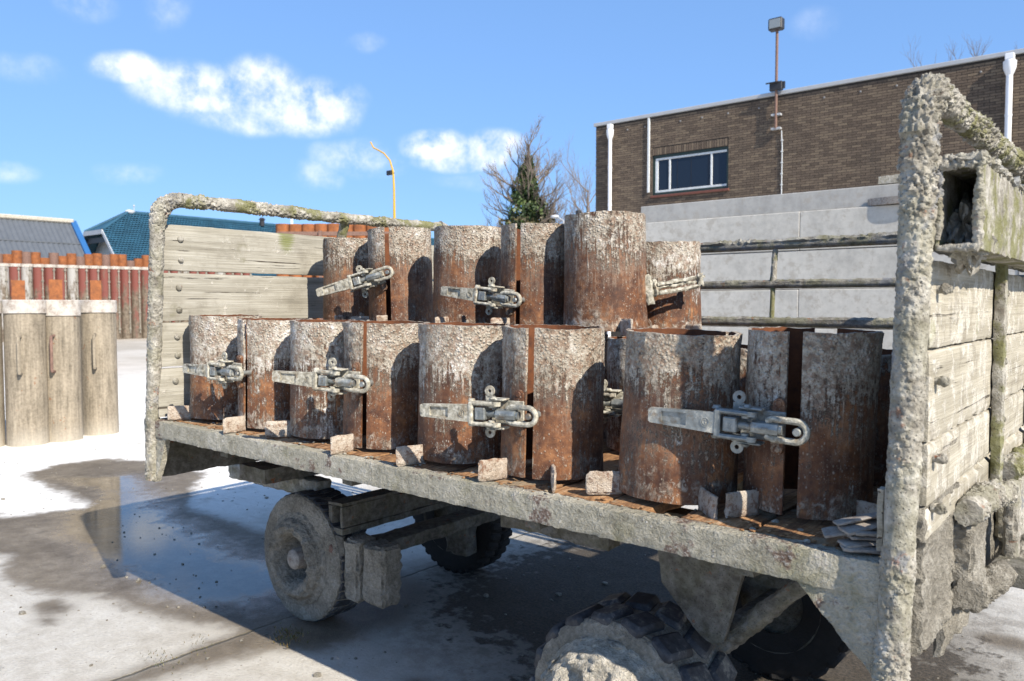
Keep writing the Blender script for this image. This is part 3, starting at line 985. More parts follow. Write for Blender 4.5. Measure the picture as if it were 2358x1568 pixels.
# ------------------------------------------------------------------ brick building
BY = 20.0
bld = thing('brick_building', 'flat roofed dark brown brick building with a white trimmed roof edge', 'building', (-13.4, BY, 0))


def L(x, y, z):                                              # world -> building local
    return (x + 13.4, y - BY, z)


wx0, wx1, wz0, wz1 = -11.47, -9.18, 4.585, 5.705
ztop = 6.80
mb = MB()
xr = 2.5
for (a0, a1, z0, z1) in ((-13.4, wx0, 0, ztop), (wx1, xr, 0, ztop), (wx0, wx1, 0, wz0), (wx0, wx1, wz1, ztop)):
    mb.box(a0 + 13.4, a1 + 13.4, 0, 0.3, z0, z1)
mb.box(0.0, 0.3, 0.303, 12, 0, ztop)
mb.box(xr + 13.4 - .3, xr + 13.4, 0.303, 12, 0, ztop)
mb.box(0.3, xr + 13.1, 11.7, 12, 0, ztop)
mb.box(wx0 + 13.4 - .3, wx1 + 13.4 + .3, 1.3, 1.35, 3.6, 6.3)
wall = mb.obj('wall', M_mortar, bld, 0)
mb = MB()
mb.box(-0.06, xr + 13.46, -0.06, 12.05, ztop + .003, ztop + 0.10, bev=0.01)
mb.obj('roof', M_fascia, bld)
# bricks, each a little proud of the mortar
cw, ch = 0.22, 0.0625
bricks = []
for r_ in range(int(2.2 / ch), int(ztop / ch)):
    z = r_ * ch
    x = -13.4 + (0.0 if r_ % 2 else -cw / 2)
    while x < xr - .02:
        a0, a1 = max(x + .005, -13.4), min(x + cw - .005, xr)
        if a1 - a0 > 0.03:
            if z + ch > wz0 - 0.001 and z < wz1 + 0.21 and a1 > wx0 and a0 < wx1:
                for (q0, q1) in ((a0, min(a1, wx0 - .004)), (max(a0, wx1 + .004), a1)):
                    if q1 - q0 > 0.03:
                        bricks.append((q0, q1, z + .005, z + ch - .005))
            else:
                bricks.append((a0, a1, z + .005, z + ch - .005))
        x += cw
x = wx0
while x < wx1 - .03:
    bricks.append((x + .006, x + .066, wz1 + .012, wz1 + .205))
    x += 0.0754
show = []
for k_, (a0, a1, z0, z1) in enumerate(bricks):               # those that show largest: near the right end, between the post and the frame's edge
    xc, zc = (a0 + a1) / 2, (z0 + z1) / 2
    if abs((a1 - a0) - (cw - .01)) < 1e-3 and zc > 4.9 and -5.6 < xc < -2.4:
        show.append((-xc - zc * .02, k_))
show = {k_ for _, k_ in sorted(show)[:290]}
bm_ = MB().box(-(cw - .01) / 2, (cw - .01) / 2, -.010, 0.004, -(ch - .01) / 2, (ch - .01) / 2, bev=.003)
bme = bm_.mesh('brick', 0)
bme.materials.append(M_brick)
mb = MB()
for k_, (a0, a1, z0, z1) in enumerate(bricks):
    yo = random.uniform(-.002, .002)
    if k_ in show:
        o = mkobj('brick', bme, None, wall, ((a0 + a1) / 2 + 13.4, yo, (z0 + z1) / 2))
    else:
        mb.box(a0 + 13.4, a1 + 13.4, -.010 + yo, 0.004, z0, z1)
o = mb.obj('bricks', M_brick, wall, 0)
o['kind'] = 'stuff'
# window
win = MB()
for (a0, a1, z0, z1) in ((wx0, wx1, wz0, wz0 + .07), (wx0, wx1, wz1 - .07, wz1), (wx0, wx0 + .06, wz0 + .07, wz1 - .07), (wx1 - .06, wx1, wz0 + .07, wz1 - .07)):
    win.box(a0 + 13.4 + .002, a1 + 13.4 - .002, 0.03, 0.13, z0 + .002, z1 - .002)
win = win.obj('window', M_greenframe, bld)
sash = MB()
sx0, sx1, sz0, sz1 = wx0 + .065, wx1 - .012, wz0 + .075, wz1 - .075
mull = [sx0 + (sx1 - sx0) * .205, sx0 + (sx1 - sx0) * .775]
for (a0, a1, z0, z1) in [(sx0, sx1, sz0, sz0 + .06), (sx0, sx1, sz1 - .06, sz1), (sx0, sx0 + .09, sz0 + .06, sz1 - .06), (sx1 - .05, sx1, sz0 + .06, sz1 - .06)] + \
        [(q - .026, q + .026, sz0 + .06, sz1 - .06) for q in mull]:
    sash.box(a0 + 13.4, a1 + 13.4, 0.045, 0.10, z0, z1, bev=.006)
sash.obj('sash', M_winframe, win)
edges = [sx0 + .05] + mull + [sx1 - .03]
for a0, a1 in zip(edges, edges[1:]):
    MB().box(a0 + 13.4 + .02, a1 + 13.4 - .02, .07, .074, sz0 + .03, sz1 - .03).obj('pane', M_glass, win, 0)
bars = MB()
for fx in (.31, .50, .73):
    xx = sx0 + (sx1 - sx0) * fx
    bars.box(xx + 13.4 - .004, xx + 13.4 + .004, .064, .068, sz0 + .05, sz1 - .05)
bars.obj('glazing_bar', M_black, win)
MB().box(wx0 + 13.4 - .04, wx1 + 13.4 + .04, -.06, .028, wz0 - .07, wz0 - .004, bev=.01).obj('window_sill', M_sill, bld)


def downpipe(x, zt, r, name, label):
    t = thing(name, label, 'drainpipe', (x, BY - .1, 0), group='white drainpipes on the brick facade')
    MB().cyl((0, 0, 0), (0, 0, zt - .42), r, seg=14).obj('pipe', M_white, t)
    MB().revolve([(r * 1.0, zt - .45), (r * 1.25, zt - .42), (r * 1.9, zt - .30), (r * 2.0, zt - .16), (r * 1.55, zt - .15), (r * 1.5, zt - .13)], 16).box(-r * 1.3, r * 1.3, -r * 1.3, r * 1.3, zt - .13, zt, bev=.01).obj('hopper', M_white, t)
    for z in np.arange(2.2, zt - .5, 1.1):
        MB().cyl((0, 0, z), (0, 0, z + .05), r * 1.12, seg=14).box(-.02, .02, 0, .098, z + .01, z + .04).obj('bracket', M_white, t)
    return t


downpipe(-12.84, 6.78, .055, 'drainpipe', 'white drainpipe with a hopper at the corner of the brick building')
downpipe(-2.80, 6.82, .065, 'drainpipe', 'thicker white drainpipe rising behind the crusted trailer post')
t = thing('cable_duct', 'thin cream cable duct running down the bricks beside the window', 'cable duct', (-11.58, BY - .03, 0))
MB().box(-.03, .03, -.03, .02, 4.68, 6.79, bev=.004).obj('duct', M_winframe, t)
# floodlight mast clamped to the facade
t = thing('floodlight_mast', 'rusty mast with a black floodlight standing above the brick roof', 'floodlight', (-7.86, BY - .12, 0))
MB().cyl((0, 0, 5.95), (0, 0, 8.45), .035, seg=12).obj('pole', M_rustpole, t)
MB().box(-.16, .16, -.06, .06, 6.90, 7.12, bev=.01).box(-.24, .1, -.1, -.07, 7.08, 7.11).box(.1, .22, -.03, .03, 6.93, 7.1).obj('junction_box', M_black, t)
MB().box(-.12, .12, -.02, .10, 6.28, 6.33).box(-.12, .12, -.02, .10, 5.93, 5.98).obj('wall_bracket', M_fascia, t)
fl = MB().box(-.2, .16, -.12, .10, 8.40, 8.70, bev=.03).box(-.02, .02, -.02, .02, 8.34, 8.42).obj('floodlight', M_black, t)
MB().box(-.16, .12, -.132, -.122, 8.44, 8.66, bev=.004).obj('lens', M_lampglass, fl)
c = MB().tube([(.12, .08, 5.9), (.14, .09, 5.5), (.14, .09, 3.0)], .013, 8)
c.obj('conduit', M_winframe, t)
for z in np.arange(3.4, 5.8, .28):
    MB().box(.115, .165, .06, .098, z, z + .025).obj('clip', M_winframe, t)
for i, x in enumerate([-12.3, -11.72, -10.6, -9.95, -9.2, -8.35, -6.7, -5.85, -5.05, -4.1, -3.35, -2.45, -1.6]):
    tag(MB().revolve([(0.0, -.0), (.026, .0), (.022, .014), (.010, .022), (0, .024)], 12, Matrix.Translation((x, BY - .01, 6.56)) @ Matrix.Rotation(PI / 2, 4, 'X')).obj('wall_anchor', M_anchor),
        'round grey anchor plate below the brick roof edge, ' + ORD[i] + ' from the corner drainpipe', 'wall anchor', 'anchor plates under the roof edge')

# ------------------------------------------------------------------ concrete block wall
bw = thing('block_wall', 'stacked pale concrete block wall standing between trailer and brick building', 'block wall', (-6.1, 10.2, 0))
zc = [0.19, 0.69, 1.19, 1.69, 2.19, 2.69]
for r_, z0 in enumerate([0.0] + zc):
    z1 = (zc + [2.945])[r_]
    x = 0.0 if r_ % 2 == 0 else -2.4
    top = r_ == len(zc)
    while x < 9.2:
        a0, a1 = max(x, 0.0), min(x + 4.8, 9.2)
        dy = random.uniform(-.006, .006) + (.09 if top else 0)
        z1_ = z1 - (random.uniform(0, .006) if not top else 0)
        o = MB().box(a0 + .002, a1 - .002, dy, .6 + dy, z0 + .002, z1_ - .002, bev=.008).obj('block', M_blockdark if top else M_block, bw)
        x += 4.8
t = thing('weathered_beam', 'weathered brown timber lying on top of the block wall', 'timber', (-2.2, 10.42, 2.95))
MB().rbox(-.6, .6, -.12, .12, .0, .11, .05, .012, 6, .01, 3).obj('timber', M_woodYs, t)
t = thing('concrete_lid', 'thin round cement lid lying on the ledge of the block wall', 'lid', (-2.42, 10.285, 2.692))
MB().prism([(.48 * math.cos(q), -.16 * math.sin(q)) for q in np.linspace(0, PI, 18)], 2, 0, .085).obj('lid', M_strip, t)

# ------------------------------------------------------------------ far left buildings
gb = thing('grey_roof_shed', 'shed with a corrugated grey roof and blue barge board', 'shed', (-74.5, 29.0, 0))
rp = []
nrib = 150
for i in range(nrib * 4 + 1):
    y = -60.0 * i / (nrib * 4)
    rp.append((y, (0.0, .06, .06, 0.0)[i % 4]))
v, f = [], []
for y, dz in rp:
    v += [(0, y, 8.6 + dz), (7.5, y, 1.0 + dz)]
for i in range(len(rp) - 1):
    f.append((2 * i, 2 * i + 1, 2 * i + 3, 2 * i + 2))
v2 = [(-a, y, z) for a, y, z in v]
roof = MB().add(v, f).add(v2, [q[::-1] for q in f]).obj('roof', M_greyroof, gb, 0)
MB().box(-.25, .25, -60, .02, 8.55, 8.95, bev=.1).obj('ridge_cap', M_mudpale, roof)
for zz in (6.6, 4.6):
    q = (8.6 - zz) / 7.6 * 7.5
    MB().box(q - .05, q + .06, -60, 0, zz + .03, zz + .13).obj('sheet_lap', M_greyroof, roof)
MB().prism([(-6.8, 0), (6.8, 0), (6.8, 1.55), (0, 8.45), (-6.8, 1.55)], 1, -60, -.3).obj('wall', M_render, gb, 0)
for s_ in (1, -1):
    M = Matrix.Translation((0, 0.1, 8.75)) @ Matrix.Rotation(s_ * math.atan2(7.6, 7.5), 4, 'Y')
    mb = MB().box(0 if s_ > 0 else -10.9, 10.9 if s_ > 0 else 0, -.35, .12, -.25, .12, M=M)
    mb.obj('barge_board', M_blue, gb)

bb = thing('blue_roof_house', 'building with a blue tiled half hipped roof and pale gable', 'house', (-81.1, 33.4, 0))
zr, sl = 10.68, 1.04
tiles = MB()
Lr = 48.0
rows, cols_ = 34, 150
for r_ in range(rows):
    xa, xb = 7.2 * r_ / rows, 7.2 * (r_ + 1) / rows
    for c_ in range(cols_):
        y0 = .0 + Lr * c_ / cols_ + (.16 if r_ % 2 else 0)
        y1 = y0 + Lr / cols_
        # leave the corner that the half hip cuts off
        if y1 < 3.4 * max(0, 1 - (xa + .1) / 2.0):
            continue
        zA, zB = zr - sl * xa + .01, zr - sl * xb + .085
        ym = (y0 + y1) / 2
        tiles.add([(xa, y0, zA), (xa, ym, zA + .05), (xa, y1, zA), (xb + .03, y0, zB), (xb + .05, ym, zB + .06), (xb + .03, y1, zB)], [(0, 3, 4, 1), (1, 4, 5, 2)])
o = tiles.obj('roof_tiles', M_bluetile, bb, 0)
o['kind'] = 'stuff'
MB().add([(0, 3.4, zr), (0, Lr, zr), (7.2, Lr, zr - sl * 7.2), (7.2, 0, zr - sl * 7.2), (2, 0, zr - sl * 2.0), (-2, 0, zr - sl * 2), (-7.2, 0, zr - sl * 7.2), (-7.2, Lr, zr - sl * 7.2)],
         [(0, 1, 2, 3, 4), (0, 4, 5), (0, 5, 6, 7, 1)]).obj('roof', M_bluetile, bb, 0)
MB().tube([(2, 0, zr - 2.04), (0, 3.4, zr + .08), (0, Lr, zr + .08)], .16, 8).tube([(-2, 0, zr - 2.04), (0, 3.4, zr + .08)], .16, 8).obj('ridge_tile', M_bluetile, bb)
MB().prism([(-6.6, 0), (6.6, 0), (6.6, zr - sl * 6.9), (2.0, zr - 2.3), (-2, zr - 2.3), (-6.6, zr - sl * 6.9)], 1, 1.6, Lr - .2).obj('wall', M_render, bb, 0)
for s_ in (1, -1):
    mb = MB().prism([(s_ * 2.0, zr - sl * 2.0 + .1), (s_ * 7.4, zr - sl * 7.4 + .1), (s_ * 7.4, zr - sl * 7.4 - .3), (s_ * 2.0, zr - sl * 2 - .35)], 1, -.06, .02)
    mb.obj('barge_board', M_trimgrey, bb)
MB().box(-2.1, 2.1, -.10, .02, zr - 2.45, zr - 2.02).obj('gutter', M_trimgrey, bb)
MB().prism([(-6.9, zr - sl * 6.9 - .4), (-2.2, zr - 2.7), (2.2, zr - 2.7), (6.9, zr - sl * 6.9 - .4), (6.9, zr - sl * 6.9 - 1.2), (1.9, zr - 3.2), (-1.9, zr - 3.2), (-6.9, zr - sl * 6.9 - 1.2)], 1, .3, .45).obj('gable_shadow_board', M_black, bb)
t = MB().cyl((0, 4, zr), (0, 4, zr + .9), .04, seg=6).blob((0, 4, zr + .75), .12, 0, 1, 1).blob((0, 3.6, zr + .15), (.25, .5, .22), .2, 3, 2).obj('finial', M_trimgrey, bb)
MB().cyl((.3, 18.5, zr - .2), (.3, 18.5, zr + .45), .28, seg=10).cyl((.3, 18.5, zr + .5), (.3, 18.5, zr + .75), .42, .2, seg=10).obj('roof_vent', M_black, bb)
MB().cyl((.3, 22.5, zr - .2), (.3, 22.5, zr + 1.1), .16, seg=10).obj('flue_pipe', M_white, bb)

# ------------------------------------------------------------------ rows of tall moulds
def cam_xy(px, Z):
    """ground point on the photograph's column px at distance Z along the view"""
    q = (px - 1179) / 1820 * Z
    return (0.768 * q - 0.6405 * Z, 0.6405 * q + 0.768 * Z)


grp = 'tall worn moulds in the far row'
protos = {}
for kind, mt in (('red', M_red), ('grey', M_redgrey)):
    t = thing('tall_mould', 'x', 'pipe mould', group=grp)
    MB().cyl((0, 0, 0), (0, 0, 2.98), .205, seg=20).cyl((0, 0, 2.0), (0, 0, 2.05), .212, seg=20).cyl((0, 0, 1.0), (0, 0, 1.05), .212, seg=20).obj('shell', mt, t)
    MB().cyl((0, 0, 2.98), (0, 0, 3.10), .222, seg=20).obj('rim', M_limewhite, t)
    rd = MB().cyl((0, 0, .25), (0, 0, 3.0), .024, seg=8)
    rod = rd.obj('clamp_rod', M_mudtan, t, loc=(.17, -.17, 0))
    for z in (.4, 1.1, 1.75, 2.4, 2.85):
        MB().cyl((0, 0, z), (0, 0, z + .07), .05, seg=8).obj('collar', M_mudtan, rod)
    protos[kind] = t
first = {'red': True, 'grey': True}
npx = 15
Z0, Z1 = 31.2, 34.6
xa, ya = cam_xy(-18, 31.0)
xb, yb = cam_xy(338, 34.6)
pat = ['grey', 'grey', 'red', 'grey', 'red', 'red', 'red', 'grey', 'red', 'red', 'red', 'red', 'red', 'red', 'red']
nrow = 26
near = ['the yard edge', 'a grey one', 'the tan moulds']
for i in range(nrow):
    k = i / (npx - 1)
    kd = pat[i] if i < len(pat) else ('grey' if i % 4 == 2 else 'red')
    x, y = xa + (xb - xa) * k, ya + (yb - ya) * k
    lab = 'worn red tall mould' if kd == 'red' else 'grey peeling tall mould'
    if first[kd]:
        t = protos[kd]
        t.location = (x, y, 0)
        first[kd] = False
    else:
        t = dup(protos[kd], (x, y, 0))
    t['label'] = (lab + ' in the far row, ' + ORD[i] + ' from the picture edge') if i < 15 else lab + ' of the far row, glimpsed between the wooden planks'
    t.rotation_euler = (0, 0, R(random.uniform(-6, 6)) + R(58))
t0 = None
for i in range(19):
    k = i / 33 * 1.9
    x, y = xa + (xb - xa) * k - .62, ya + (yb - ya) * k + .45
    zt = random.choice((3.62, 3.5, 3.66, 3.4))
    o = MB().cyl((0, 0, 0), (0, 0, zt), .19, seg=14, caps=False).cyl((0, 0, 0), (0, 0, zt - .01), .15, seg=14).obj('rusty_pipe', M_orange if i % 3 else M_rustpole, None)
    o.location = (x, y, 0)
    tag(o, ('rust orange' if i % 3 else 'dull brown') + ' pipe end above the red moulds, ' + ORD[i] + ' from the picture edge', 'pipe', 'rusty pipes behind the red moulds')
for px, yt, w, lab in ((44, 645, 28, 'short rust streaked post above the second tan mould'), (130, 643, 28, 'short rust streaked post above the third tan mould'), (222, 645, 24, 'short rust streaked post above the fourth tan mould')):
    Z = 20.0
    x, y = cam_xy(px, Z)
    ww = w * Z / 1820 / 2
    t = thing('rusty_post', lab, 'post', (x, y, 0), (0, 0, R(72)), 'rusty posts behind the tan moulds')
    MB().rbox(-ww, ww, -.05, .05, 0, 1.5 + (700 - yt) * Z / 1820, .12, .008, 8, .01, px).obj('post', M_orange, t)

# four tan moulds close behind the trailer
spots = [(-9.58, 2.78, 0.205, 'tan concrete dusted mould cut by the picture edge'), (-9.40, 3.15, .2, 'tan mould with a white rim nearest the edge, handle on its shaded side'),
         (-9.40, 3.50, .195, 'tan mould with a grey banded rim between two others'), (-9.53, 3.95, .195, 'tan mould with a clean white rim beside the trailer post')]
for i, (x, y, r_, lab) in enumerate(spots):
    t = thing('tan_mould', lab, 'pipe mould', (x, y, 0), (0, 0, 0), 'tan moulds standing behind the trailer')
    zt = 1.40 if i != 2 else 1.37
    MB().cyl((0, 0, 0), (0, 0, zt), r_, r_ * .97, seg=40).obj('shell', M_barrel, t)
    MB().revolve([(r_ * .98, zt + .002), (r_ * 1.035, zt + .004), (r_ * 1.03, 1.535), (r_ * .98, 1.545), (r_ * .90, 1.54), (r_ * .88, zt + .002)], 40, None, True).obj('rim', M_limewhite, t)
    MB().cyl((0, 0, 1.46), (0, 0, 1.47), r_ * .87, seg=30).obj('lid', M_barrel, t)
    ang = R(-32 if i != 2 else -40)
    d = Vector((math.cos(ang), math.sin(ang), 0))
    p = lambda rr, z: (d * (r_ + rr)) + Vector((0, 0, z))
    MB().tube([p(-.01, 1.16), p(.07, 1.15), p(.075, 1.12), p(.075, .82), p(.07, .78), p(-.01, .77)], .016, 8).obj('handle', M_rustpole if i == 2 else M_barrel, t)

# orange sheet piles beyond the planks
t0 = None
for i in range(11):
    k = i / 10
    x, y = -21.6 + 3.1 * k, 14.6 + 2.6 * k
    ww = .19
    v, f = [], []
    zt = 4.02 + random.uniform(-.03, .03)
    arc = [(math.cos(q) * ww, math.sin(q) * .12) for q in np.linspace(PI, 0, 9)]
    arc = [(-ww - .02, 0)] + arc + [(ww + .02, 0)]
    for (u, w_) in arc:
        v += [(u, -w_, 0), (u, -w_, zt), (u, -w_ + .015, 0), (u, -w_ + .015, zt)]
    for j in range(len(arc) - 1):
        a = 4 * j
        f += [(a, a + 4, a + 5, a + 1), (a + 2, a + 3, a + 7, a + 6), (a + 1, a + 5, a + 7, a + 3)]
    o = MB().add(v, f).obj('sheet_pile', M_orange, None, 20)
    o.location = (x, y, 0)
    o.rotation_euler = (0, 0, R(40))
    tag(o, 'upright rust orange sheet pile behind the planks, ' + ORD[i] + ' from the blue roof', 'sheet pile', 'rusty sheet piles behind the planks')
t = thing('pile_frame', 'long rust red steel bar crossing in front of the sheet piles', 'steel frame', (-20.0, 15.6, 0), (0, 0, R(40)))
MB().box(-1.9, 2.6, -.22, -.12, 3.62, 3.74).obj('rail', M_rustpole, t)
for xx in (-.55, 2.0):
    MB().box(xx - .05, xx + .05, -.30, -.23, 0, 3.76).obj('post', M_rustpole, t)

# yellow lamp pole
t = thing('yellow_lamp_pole', 'bent yellow pole with a small floodlight against the clouds', 'lamp pole', (-33.6, 30.0, 0))
pts = [(0, 0, 0), (0, 0, 6), (-.02, 0, 8.0), (-.08, 0, 8.9), (-.35, 0, 9.55), (-.8, -.05, 10.0), (-1.3, -.08, 10.25), (-1.62, -.1, 10.4), (-1.85, -.12, 10.75)]
MB().tube(pts, [.08, .075, .062, .055, .05, .046, .044, .042, .042], 10).obj('pole', M_yellow, t)
MB().box(-.52, -.12, -.14, .02, 8.72, 8.98, bev=.03).box(-.14, .0, -.03, .03, 8.8, 8.84).obj('floodlight', M_black, t)


# ------------------------------------------------------------------ trees
def branch_tree(mb, p, d, ln, r, depth, spread=0.5, up=0.15, kids_=3, shrink=.72):
    n = 4
    pts = [p]
    q = p.copy()
    dd = d.copy()
    for i in range(n):
        dd = (dd + Vector((random.gauss(0, .12), random.gauss(0, .12), random.gauss(0, .08) + up * .12))).normalized()
        q = q + dd * (ln / n)
        pts.append(q.copy())
    mb.tube(pts, [r * (1 - .45 * i / n) for i in range(n + 1)], 5 if r > .03 else 3, False)
    if depth == 0:
        return
    for k in range(kids_):
        i = random.randint(1, n) if k else n
        ax = Vector((random.gauss(0, 1), random.gauss(0, 1), random.gauss(0, .5))).normalized()
        nd = (dd + ax * spread).normalized()
        nd = (nd + Vector((0, 0, up))).normalized()
        branch_tree(mb, pts[i], nd, ln * shrink * random.uniform(.8, 1.15), r * .55, depth - 1, spread, up, kids_, shrink)


def leaves(mb, n, fn, size):
    for _ in range(n):
        p = fn()
        nrm = Vector((random.gauss(0, 1), random.gauss(0, 1), random.gauss(0, .7))).normalized()
        a = nrm.orthogonal().normalized()
        a = (Matrix.Rotation(random.uniform(0, 6.28), 3, nrm) @ a)
        b = nrm.cross(a)
        s_ = size * random.uniform(.6, 1.3)
        mb.add([p - a * s_, p - b * s_ * .6, p + a * s_, p + b * s_ * .6], [(0, 1, 2, 3)])


random.seed(11)
x, y = cam_xy(1215, 46)
t = thing('ivy_tree', 'bare tree with its trunk cloaked in dark green ivy', 'tree', (x, y, 0))
MB().tube([(0, 0, 0), (.1, 0, 4), (0, .1, 8), (-.1, 0, 10)], [.45, .36, .22, .09], 9).obj('trunk', M_bark, t)
mb = MB()
for k in range(38):
    z = random.uniform(3.4, 9.6)
    a = random.uniform(0, 6.28)
    ee = .35 + .5 * (z / 10)
    d = Vector((math.cos(a), math.sin(a), ee)).normalized()
    branch_tree(mb, Vector((0, 0, z)), d, (2.15 - .10 * z) * random.uniform(.8, 1.15), .075, 4, .55, .25, 3, .66)
mb.obj('branches', M_twig, t, 0)


def ivyp():
    z = 5.2 + 4.8 * random.random() ** 1.15
    a = random.uniform(0, 6.28)
    rr = max(.18, 1.05 * max(0, min(1, (9.8 - z) / 3.0)) ** .6)
    rr *= .95 + .85 * mn.noise(Vector((math.cos(a) * 1.3, math.sin(a) * 1.3, z * .9))) + .22 * mn.noise(Vector((math.cos(a) * 3, math.sin(a) * 3, z * 2.6)))
    rr *= random.random() ** .3
    ox, oy = .55 * mn.noise(Vector((z * .8, 4, 0))), .3 * mn.noise(Vector((z * .8, 9, 0)))
    return Vector((math.cos(a) * rr + ox, math.sin(a) * rr + oy, z))


mb = MB()
leaves(mb, 5200, ivyp, .125)
o = mb.obj('ivy', M_ivy, t, 0)
mb = MB()


def ivyb():
    z = 3.2 + 3.2 * random.random()
    a = random.uniform(0, 6.28)
    rr = 1.6 * (random.random() ** .45) * (1 + .35 * mn.noise(Vector((math.cos(a) * 2, math.sin(a) * 2, z))))
    return Vector((math.cos(a) * rr, math.sin(a) * rr, z))


leaves(mb, 2600, ivyb, .12)
mb.obj('dry_ivy', M_ivybrown, t, 0)


def bare_tree(px, Z, h, seed, label, kids_=3, lean=0):
    random.seed(seed)
    x, y = cam_xy(px, Z)
    t = thing('bare_tree', label, 'tree', (x, y, 0))
    MB().tube([(0, 0, 0), (lean * .3, 0, h * .3), (lean * .6, 0, h * .6), (lean, 0, h * .78)], [.22, .17, .11, .04], 7).obj('trunk', M_bark, t)
    mb = MB()
    for k in range(16):
        z = h * random.uniform(.25, .78)
        a = random.uniform(0, 6.28)
        d = Vector((math.cos(a), math.sin(a), .9)).normalized()
        branch_tree(mb, Vector((lean * z / h, 0, z)), d, h * .14 * random.uniform(.8, 1.2), .05, 4, .5, .3, kids_, .7)
    mb.obj('branches', M_twig, t, 0)
    return t


bare_tree(1352, 58, 12.6, 5, 'slender leafless tree beside the left corner of the brick building')
bare_tree(1160, 60, 8.0, 8, 'low leafless tree behind the ivy covered one')
bare_tree(1278, 62, 9.5, 9, 'low leafless tree between the ivy tree and the brick building')
bare_tree(2262, 36, 12.9, 12, 'leafless tree whose top twigs show above the brick roof')
x, y = cam_xy(1331, 40)
t = thing('chimney_flue', 'steel chimney flue with a black cowl beside the brick building', 'chimney', (x, y, 0))
MB().cyl((0, 0, 0), (0, 0, 5.85), .10, seg=10).obj('flue', M_fascia, t)
MB().cyl((0, 0, 5.9), (0, 0, 6.2), .14, seg=10).obj('cowl', M_black, t)
x, y = cam_xy(1300, 44)
t = thing('street_lamp', 'small grey street lamp with a curved arm near the ivy tree', 'street lamp', (x, y, 0))
MB().tube([(0, 0, 0), (0, 0, 5.6), (-.1, 0, 6.1), (-.5, -.1, 6.35)], .05, 8).obj('pole', M_fascia, t)
MB().blob((-.62, -.12, 6.36), (.28, .16, .1), 0, 1, 2).obj('lamp_head', M_white, t)

# ------------------------------------------------------------------ the trailer
ZB, YF, YR = .9825, 1.672, 3.52
tr = thing('flatbed_trailer', 'concrete crusted farm trailer with plank ends carrying rusty moulds', 'trailer', (-2.0, 2.6, 0))


def T(o):                                                    # parent to the trailer, geometry given in world coordinates
    o.parent = tr
    o.location = Vector(o.location) - Vector((-2.0, 2.6, 0))
    return o


# front side beam and its end gussets
mb = MB().rbox(-3.575, -.432, YF, YF + .055, .905, ZB - .002, (.011, .018, .010), .0012, 50, .002, 1, .0045)
T(mb.obj('side_beam', M_beam))
mb = MB().rbox(-3.55, -.432, YR - .05, YR, .905, ZB - .002, (.05, .05, .04), .003, 30, .003, 2)
T(mb.obj('side_beam', M_beam))


def plate(poly, y0, y1, name, mat, res=.009, seed=0, lump=.010):
    """flat rough plate in a plane of constant y: grid clipped to a convex polygon"""
    bm = bmesh.new()
    vs = [bm.verts.new((px_, y0, pz_)) for px_, pz_ in poly]
    f_ = bm.faces.new(vs)
    xs = [p_[0] for p_ in poly]
    zs = [p_[1] for p_ in poly]
    for ax, lo, hi in ((0, min(xs), max(xs)), (2, min(zs), max(zs))):
        k_ = int((hi - lo) / res)
        for i in range(1, k_):
            co = [0, 0, 0]
            co[ax] = lo + (hi - lo) * i / k_
            no = [0, 0, 0]
            no[ax] = 1
            bmesh.ops.bisect_plane(bm, geom=bm.verts[:] + bm.edges[:] + bm.faces[:], plane_co=co, plane_no=no)
    ext = bmesh.ops.extrude_face_region(bm, geom=bm.faces[:])
    for g in ext['geom']:
        if isinstance(g, bmesh.types.BMVert):
            g.co.y = y1
    for v_ in bm.verts:
        e = v_.co + Vector((seed, 0, seed * 2))
        v_.co += mn.noise_vector(e * 40) * .003
        v_.co.y += (-1 if abs(v_.co.y - y0) < abs(v_.co.y - y1) else 1) * max(0, .55 - mn.voronoi(e * 65)[0][0]) * lump
    bmesh.ops.recalc_face_normals(bm, faces=bm.faces)
    me = bpy.data.meshes.new(name)
    bm.to_mesh(me)
    bm.free()
    me.polygons.foreach_set('use_smooth', [True] * len(me.polygons))
    me.set_sharp_from_angle(angle=R(45))
    return mkobj(name, me, mat)


T(plate([(-3.575, .70), (-3.49, .70), (-3.435, .79), (-3.385, .907), (-3.575, .907)], YF + .006, YF + .03, 'corner_gusset', M_beam, seed=1))
T(plate([(-.602, .906), (-.447, .745), (-.436, .73), (-.434, .906)], YF + .006, YF + .03, 'corner_gusset', M_beam, seed=2))
# transverse end plates
T(MB().rbox(-3.575, -3.545, YF + .06, YR, .70, .95, (.03, .03, .02), .005, 25, .006, 4, .008).obj('end_plate', M_chassis))
mb = MB().rbox(-.402, -.366, YF + .03, 2.04, .79, 1.10, (.03, .008, .008), .005, 24, .010, 5, .016)
T(mb.obj('end_plate', M_mudtan))
T(MB().rbox(-.412, -.388, 2.045, YR, .66, 1.03, (.03, .03, .03), .008, 20, .012, 6, .02).obj('end_plate', M_mudtan))

# deck boards, one of them gone
xe = -3.54
bi = 0
while xe < -.44:
    w_ = random.uniform(.17, .2)
    x1 = min(xe + w_, -.425)
    if xe < -1.0 < x1 or (-1.03 < x1 < -.9):
        x1 = -1.0
    if x1 - xe > .05:
        T(MB().rbox(xe + .003, x1 - .003, YF + .058, YR - .06, ZB - .034 + random.uniform(-.003, .003), ZB, (.03, .03, .017), .003, 30, .004, bi).obj('deck_board', M_deck))
    xe = x1 if abs(x1 + 1.0) > 1e-6 else -.915
    bi += 1
